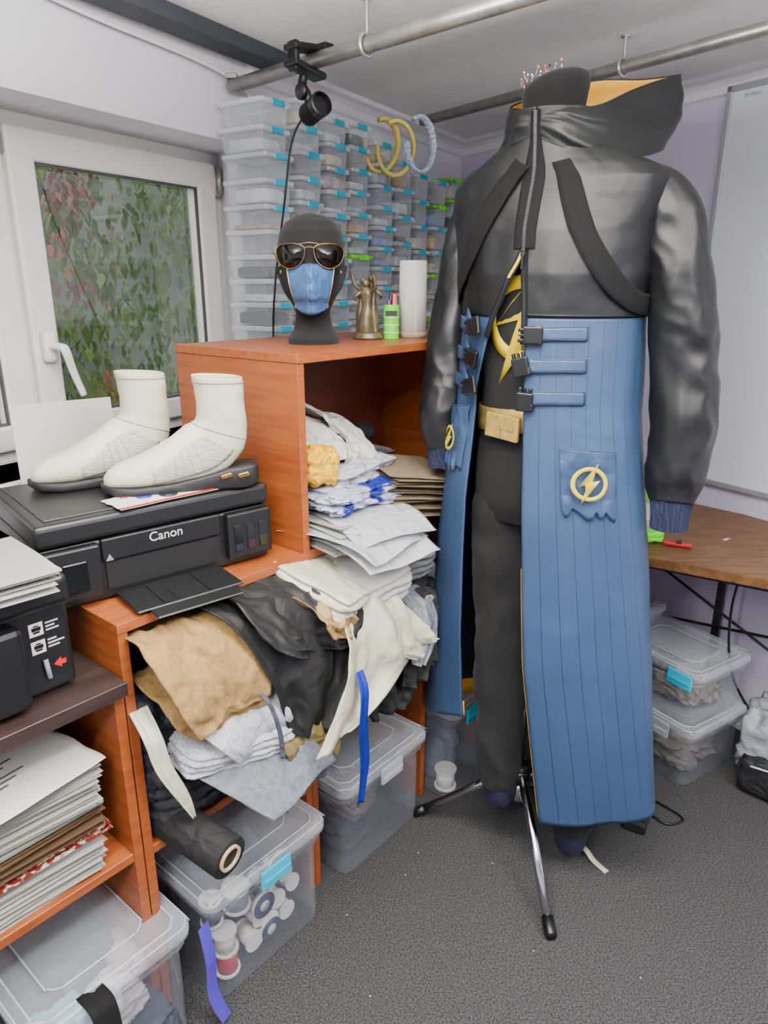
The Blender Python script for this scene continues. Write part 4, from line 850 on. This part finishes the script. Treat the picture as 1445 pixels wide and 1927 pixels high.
tzip([(.005,1.465),(.015,1.40),(.02,1.345),(.022,1.28)],.0065,.0040,m_ztd,'zipper_teeth')
tzip([(-.005,1.465),(-.06,1.44),(-.14,1.415)],.0068,.0060,m_yelp,'zipper_teeth')
tzip([(-.15,1.412),(-.25,1.375),(-.33,1.345),(-.42,1.30)],.0065,.0040,m_ztd,'zipper_teeth')
p,nn=nrm(coatf,0,1.458); mk(join(xf(bbox(.009,.006,.014,(0,0,0),.002),T(*(p+nn*.010))),xf(bbox(.005,.003,.03,(0,0,-.016),.001),T(*(p+nn*.012)))),'zipper_pull',m_blk,coat,None,False)
strip(coatf,[(.03,ZY+.001),(.4,ZY),(1,ZY),(1.6,ZY),(2.6,ZY)],.003,.005,'yoke_seam',m_blk,coat)
strip(coatf,[(-.42,1.30),(-.33,1.35),(-.25,1.375),(-.12,1.42),(-.01,1.462)],.014,.0052,'zipper_tape',m_web,coat,solid=.001)
strip(coatf,[(.022,1.29),(.02,1.34),(.012,1.40),(0,1.462)],.012,.0052,'zipper_tape',m_web,coat,solid=.001)
def bstrap(path): return strip(coatf,path,.027,.0055,'buckle_strap',m_bluef,coat,n=16,solid=.002)
def buckle(t,z,rz,name,off=.014):
    p,nn=nrm(coatf,t,z); M=T(*(p+nn*off))@RZ(math.degrees(t))@RY(rz)
    return mk(xf(join(bbox(.038,.009,.034,(0,0,0),.003),bbox(.014,.007,.038,(.010,0,0),.002),bbox(.012,.008,.007,(-.023,0,.010),.002),bbox(.012,.008,.007,(-.023,0,-.010),.002),bbox(.012,.007,.004,(-.022,0,0),.001)),M),name,m_blk,coat,None,False)
sn=mat('seam_navy','0c1c38',.6)
for z in (1.312,1.252,1.190):
    bstrap([(.66,z,0),(.45,z,.001),(.25,z-.001,.003),(.10,z-.002,.005)])
    strip(coatf,[(.655,z-.0125),(.655,z+.0125)],.0016,.0078,'strap_stitch',sn,coat,n=4,solid=.0005)
    for dz in (-.0118,.0118): strip(coatf,[(.655,z+dz,0),(.45,z+dz,.001),(.25,z+dz-.001,.003),(.14,z+dz-.001,.0045)],.0010,.0070,'strap_stitch',sn,coat,n=12,solid=.0005)
buckle(.13,1.308,0,'buckle'); buckle(.03,1.247,75,'buckle'); buckle(.08,1.180,92,'buckle')
for i,z in enumerate((1.325,1.262,1.205)):
    bstrap([(-1.25,z,0),(-.95,z,.002),(-.72,z-.004,.008),(-.55,z-.006,.014)])
    buckle(-.50,z-.004,(-10,12,-14)[i],'buckle',.026)
    bstrap([(-.80,z+.018,.004),(-.66,z+.008,.014),(-.56,z-.012,.018)])
def pocket(t0,z0,w,h,tl,name='pocket'):
    R=.2
    def f(u,v):
        x=(u-.5)*w*(1-.10*(1-v)); y=(v-1)*h+tl*(u-.5); jag=0
        if v<.16: jag=-.018*abs(sin(u*3.4*pi+.3+.8*sin(u*9)))*(1-v/.16)*(.6+.6*noise.noise(V((u*5,t0,0)))+.4)
        bulge=.005+.008*sin(pi*u)*(.2+.8*v*v)+.004*noise.noise(V((u*4,v*4,t0)))+(.003*abs(sin(u*4*pi+.3)) if v<.16 else 0)
        return onsurf(coatf,t0,z0,x,y+jag,bulge,R)
    pk=mk(grid(f,48,26),name,m_bluef,coat,solid=.002)
    mk(tube([tuple(f(u/20,1)+V((0,-.001,0))) for u in range(21)],.0012,6,40),'pocket_hem',m_bluef,pk)
    return pk
pk=pocket(.72,1.088,.120,.122,-.012)
def pkf(t,z):
    p,n=nrm(coats,t,z); return p+n*.0165
emblem(pkf,.70,1.022,.035,.002,.2,m_yelp,pk,inner=.76,bs=1.2,tk=.0005)
pk2=pocket(-.86,1.15,.085,.13,.012)
emblem(pkf,-.90,1.075,.028,.002,.2,m_yelp,pk2,inner=.76,bs=1.2,tk=.0005)
INV=MQ.inverted()
def wl(x,y,z): return tuple(INV@V((x,y,z)))
def sleeve(P,R,cp,crd):
    s=mk(tube([wl(*p) for p in P],R,64,170,wr=.12),'sleeve',m_leather,coat)
    bm=tube([wl(*p) for p in cp],crd,72,14)
    ax=V(wl(*cp[0]))
    for v in bm.verts:
        a=math.atan2(v.co.y-ax.y,v.co.x-ax.x); d=V((v.co.x-ax.x,v.co.y-ax.y,0)); v.co+=d*.035*math.copysign(1,sin(a*30))
    mk(bm,'cuff',m_navy,s,smooth=False); return s
sleeve([(.440,1.512,1.592),(.485,1.485,1.587),(.522,1.465,1.566),(.546,1.45,1.518),(.561,1.437,1.445),(.576,1.43,1.36),(.588,1.43,1.287),(.599,1.425,1.20),(.603,1.42,1.131),(.601,1.415,1.07),(.597,1.41,1.015),(.592,1.40,.975)],[.022,.036,.049,.057,.059,.061,.063,.065,.065,.062,.056,.043],
   [(.594,1.405,.985),(.592,1.40,.955),(.592,1.398,.918)],[.043,.038,.036])
sleeve([(.275,1.655,1.592),(.24,1.672,1.586),(.212,1.683,1.562),(.194,1.688,1.515),(.177,1.68,1.44),(.163,1.67,1.36),(.152,1.66,1.30),(.145,1.65,1.22),(.138,1.64,1.15),(.135,1.635,1.09),(.137,1.63,1.04)],[.022,.036,.048,.053,.053,.050,.050,.052,.054,.052,.041],
   [(.137,1.63,1.05),(.138,1.628,1.025),(.14,1.625,.995)],[.040,.036,.034])
# hood
RIM=[(-.02,-.125,1.707),(.03,-.115,1.705),(.076,-.07,1.716),(.118,.03,1.752),(.172,.14,1.790),(.09,.165,1.803),(-.004,.135,1.803),(-.07,.08,1.778),(-.098,-.045,1.738),(-.062,-.108,1.714),(-.022,-.125,1.707)]
MID=[(-.02,-.127,1.69),(.033,-.122,1.680),(.088,-.078,1.682),(.134,.03,1.706),(.182,.135,1.735),(.10,.176,1.73),(-.01,.155,1.72),(-.08,.085,1.71),(-.102,-.04,1.695),(-.062,-.110,1.69),(-.022,-.127,1.69)]
BAS=[(-.02,-.124,1.665),(.04,-.118,1.640),(.108,-.075,1.626),(.155,.0,1.632),(.165,.09,1.655),(.08,.12,1.650),(-.02,.11,1.65),(-.09,.05,1.640),(-.120,-.03,1.635),(-.072,-.108,1.648),(-.022,-.124,1.665)]
def hoodf(u,v,inn=0):
    a,b,c=cr(BAS,u),cr(MID,u),cr(RIM,u); p=V(cr([a,b,c],v))
    ctr=V((-.01,-.02,p.z)); d=(p-ctr).normalized(); e=sin(pi*min(1,v*1.05))*min(1,u*8)*min(1,(1-u)*8)
    p+=d*e*(.010*noise.noise(V((u*9,v*3+u*6,1)))+.006*rid(V((u*8+v*2.3,v*2,3)))-.002) - d*inn
    p.z+=.009*noise.noise(V((u*7,7,v*2)))*min(1,u*8)*min(1,(1-u)*8)
    if inn: p.z-=.001
    return p
mk(grid(hoodf,140,36),'hood',m_leather,coat,solid=.002)
mk(grid(lambda u,v:hoodf(u,.08+v*.91,.0045),140,30),'hood_lining',m_yel,coat,solid=.001)
mk(tube([tuple(hoodf(u/60,1)) for u in range(61)],.0018,8,180),'hood_hem',m_leather,coat)
# ------------------------------------------------------------ table on the right
m_top=mat('rustic_wood_top','44290f',.45,c2='74502a',vs=4,st=(3,22,10),bump=.1,bs=40)
tb=emp('desk',T(.60,1.86,0),'rustic brown wooden desk with black metal frame against the wall','desk')
ox,oy=.60,1.86
P=[(.60,1.795),(1.35,1.324),(1.56,1.40),(1.125,2.105),(.84,2.42)]
mk(xf(prism(P,.695,.72,.002),T(-ox,-oy,0)),'desk_top',m_top,tb,None,False)
def bar(a,b,r=.011): return tube([(a[0]-ox,a[1]-oy,a[2]),(b[0]-ox,b[1]-oy,b[2])],r,4,smooth=False)
for a in ((.66,1.83),(1.28,1.42),(1.08,2.09),(.84,2.33)): mk(bar((a[0],a[1],0),(a[0],a[1],.694),.014),'desk_leg',m_blkm,tb,None,False)
mk(join(bar((.66,1.83,.68),(1.28,1.42,.68)),bar((.84,2.33,.68),(1.08,2.09,.68)),bar((.66,1.83,.68),(.84,2.33,.68))),'desk_frame',m_blkm,tb,None,False)
mk(join(bar((.84,2.33,.56),(1.24,1.80,.30),.005),bar((.84,2.33,.30),(1.24,1.80,.42),.005)),'cross_brace',m_blkm,tb,None,False)
ct=emp('box_cutter',T(.80,1.82,.7215)@RZ(-25),'red box cutter lying on the desk','cutter')
mk(bbox(.075,.016,.010,(0,0,.006),.003),'cutter_handle',m_red,ct,None,False); mk(bbox(.03,.008,.0015,(-.048,0,.006)),'blade',m_chrome,ct,None,False); mk(bbox(.014,.018,.006,(.005,0,.012),.002),'slider',m_blk,ct,None,False)
mk(prism([(0,0),(.03,.004),(.026,.012),(.006,.012)],0,.0006),'paper_scrap',m_paper,None,T(.95,1.86,.7215)@RZ(30),False,'small white paper scrap on the desk','paper')
container('g',T(.80,2.12,.7212)@RZ(-30),'clear plastic box with lime green lid on the desk','boxes on the desk'); container('s',T(.74,1.96,.7212)@RZ(-60),'small clear box with turquoise latch on the desk','boxes on the desk')
mk(bundle(.06,.05,.03,2,4,.2),'sponge',m_green,None,T(.745,1.87,.7365)@RZ(20),True,'lime green foam piece on the desk','sponge')
mk(tube([(.67,1.76,.725),(.66,1.72,.70),(.655,1.735,.5),(.645,1.74,.3),(.65,1.74,.12),(.70,1.73,.02),(.78,1.66,.006),(.82,1.60,.006),(.77,1.58,.006),(.73,1.62,.012)],.003,6,90),'power_cable',m_blk,None,None,True,'thin black cable hanging from the desk to the floor','cable')
mk(tube([(1.02,1.86,.69),(1.01,1.88,.5),(1.04,1.88,.3),(1.12,1.84,.15),(1.22,1.74,.01)],.004,6,60),'power_cable',m_blk,None,None,True,'black cable hanging beneath the desk','cable')
bin_(T(.89,1.93,.0)@RZ(-58),.34,.27,.20,'clear plastic bin with cables on the floor under the desk',m_lid,latches=((.4,-1),))
bin_(T(.89,1.93,.2005)@RZ(-58),.32,.25,.17,'clear plastic bin with turquoise latch stacked under the desk',m_teal,latches=((.7,-1),))
bin_(T(.74,2.12,.0)@RZ(-58),.26,.22,.44,'tall clear plastic bin under the desk',m_teal,latches=((.3,-1),))
for x,y,z,sx,sy,sz,c,n in ((.89,1.93,.015,.25,.18,.08,'6a665e','beige'),(.86,1.98,.08,.14,.12,.05,'2a3a58','blue'),(.91,1.9,.215,.17,.13,.07,'8c867a','cream'),(.86,1.98,.215,.12,.12,.09,'20242c','dark'),(.74,2.12,.02,.18,.14,.14,'4a3a4c','violet'),(.74,2.12,.17,.18,.14,.14,'6a6a72','grey')):
    mk(bundle(sx,sy,sz,1,x*9+z*7,.2,15,.5),'fabric_scrap',mat('scrap_'+c,c,.85,var=.35,vs=60),None,T(x,y,z+sz/2)@RZ(-58),True,'%s craft scraps inside the clear bin'%n,'fabric')
mk(join(bbox(.13,.06,.034,(0,0,.017),.006)),'power_adapter',m_blkm,None,T(.70,1.61,0)@RZ(60),False,'black power adapter box on the carpet','adapter')
bp=emp('backpack',T(1.19,1.74,0)@RZ(-40),'pale grey crinkled bag with black pocket on the carpet','bag')
mk(xf(bundle(.28,.18,.24,1,4,.16,17,.3),T(0,0,.12)),'bag_body',cl('bag','84888f',.5),bp); mk(xf(bundle(.20,.05,.11,1,5,.1),T(-.02,-.10,.06)),'front_pocket',cl('bagb','0c0e12',.7),bp)
mk(tube([(-.11,-.105,.12),(-.12,-.13,.08),(-.09,-.13,.03),(0,-.13,.02)],.005,6),'strap',m_web,bp); mk(tube([(-.09,-.127,.10),(0,-.134,.11),(.06,-.127,.10)],.003,6),'zip',m_paper,bp)
mk(drape([(0,0,.012),(.03,.0,.02),(.06,.0,.006),(.10,0,.003)],.008,(0,1,0),.3,.001,2,4,20),'fabric_strip',c_creamf,None,T(.50,1.50,0)@RZ(-55),True,'white fabric strip lying on the carpet','fabric strip',solid=.001)
rs=random.Random(8)
for i in range(10):
    mk(prism([(0,0),(.004,.001),(.003,.003),(.001,.002)],0,.0006),'lint_scrap',m_paper,None,T(rs.uniform(-.15,.9),rs.uniform(.95,1.5),.0012)@RZ(rs.uniform(0,360)),False,'tiny white scrap on the dark carpet','scrap','scraps on the carpet')
# ------------------------------------------------------------ lights
def pendant(x,y,rz,L,e,eu,zz=1.72):
    o=emp('unseen_lamp',T(x,y,zz)@RZ(rz),'unseen linear lamp below the ceiling with added upward light','lamp')
    mk(bbox(L,.07,.02,(0,0,.0),.004),'lamp_housing',m_white,o,None,False)
    for sx in (-.4,.4): mk(cyl(.002,H-zz-.011,6,c=(sx*L,0,.010)),'suspension_wire',m_steel,o)
    for en,up in ((e,0),(eu,1)):  # downward lamp light, then an upward fill added to brighten the ceiling
        l=bpy.data.lights.new('lamp_light','AREA'); l.shape='RECTANGLE'; l.size=L; l.size_y=.10; l.energy=en; l.color=(1,.98,.945)
        lo=bpy.data.objects.new('lamp_light',l); COL.objects.link(lo); lo.parent=o; lo.matrix_basis=T(0,0,.012 if up else -.012)@RX(180 if up else 0)
pendant(-.50,-.35,55,1.2,36,50)
pendant(1.05,.15,-58,1.2,24,60)
pendant(.02,.70,-30,.9,13,86)  # extra out-of-view lamp, added to lift the visible stretch of ceiling
w=bpy.data.worlds.new('w'); bpy.context.scene.world=w; w.use_nodes=True
w.node_tree.nodes['Background'].inputs[0].default_value=(.70,.72,.72,1); w.node_tree.nodes['Background'].inputs[1].default_value=3.2
# ------------------------------------------------------------ camera
cam=bpy.data.cameras.new('cam'); co=bpy.data.objects.new('camera',cam); COL.objects.link(co)
cam.sensor_fit='VERTICAL'; cam.sensor_height=24; cam.lens=24*1336/1927; cam.clip_start=.02
co.location=(0,0,1.4); co.rotation_euler=(radians(90-17.7),0,0)
bpy.context.scene.camera=co
vs=bpy.context.scene.view_settings; vs.view_transform='AgX'; vs.exposure=.0
try: vs.look='None'
except Exception: pass
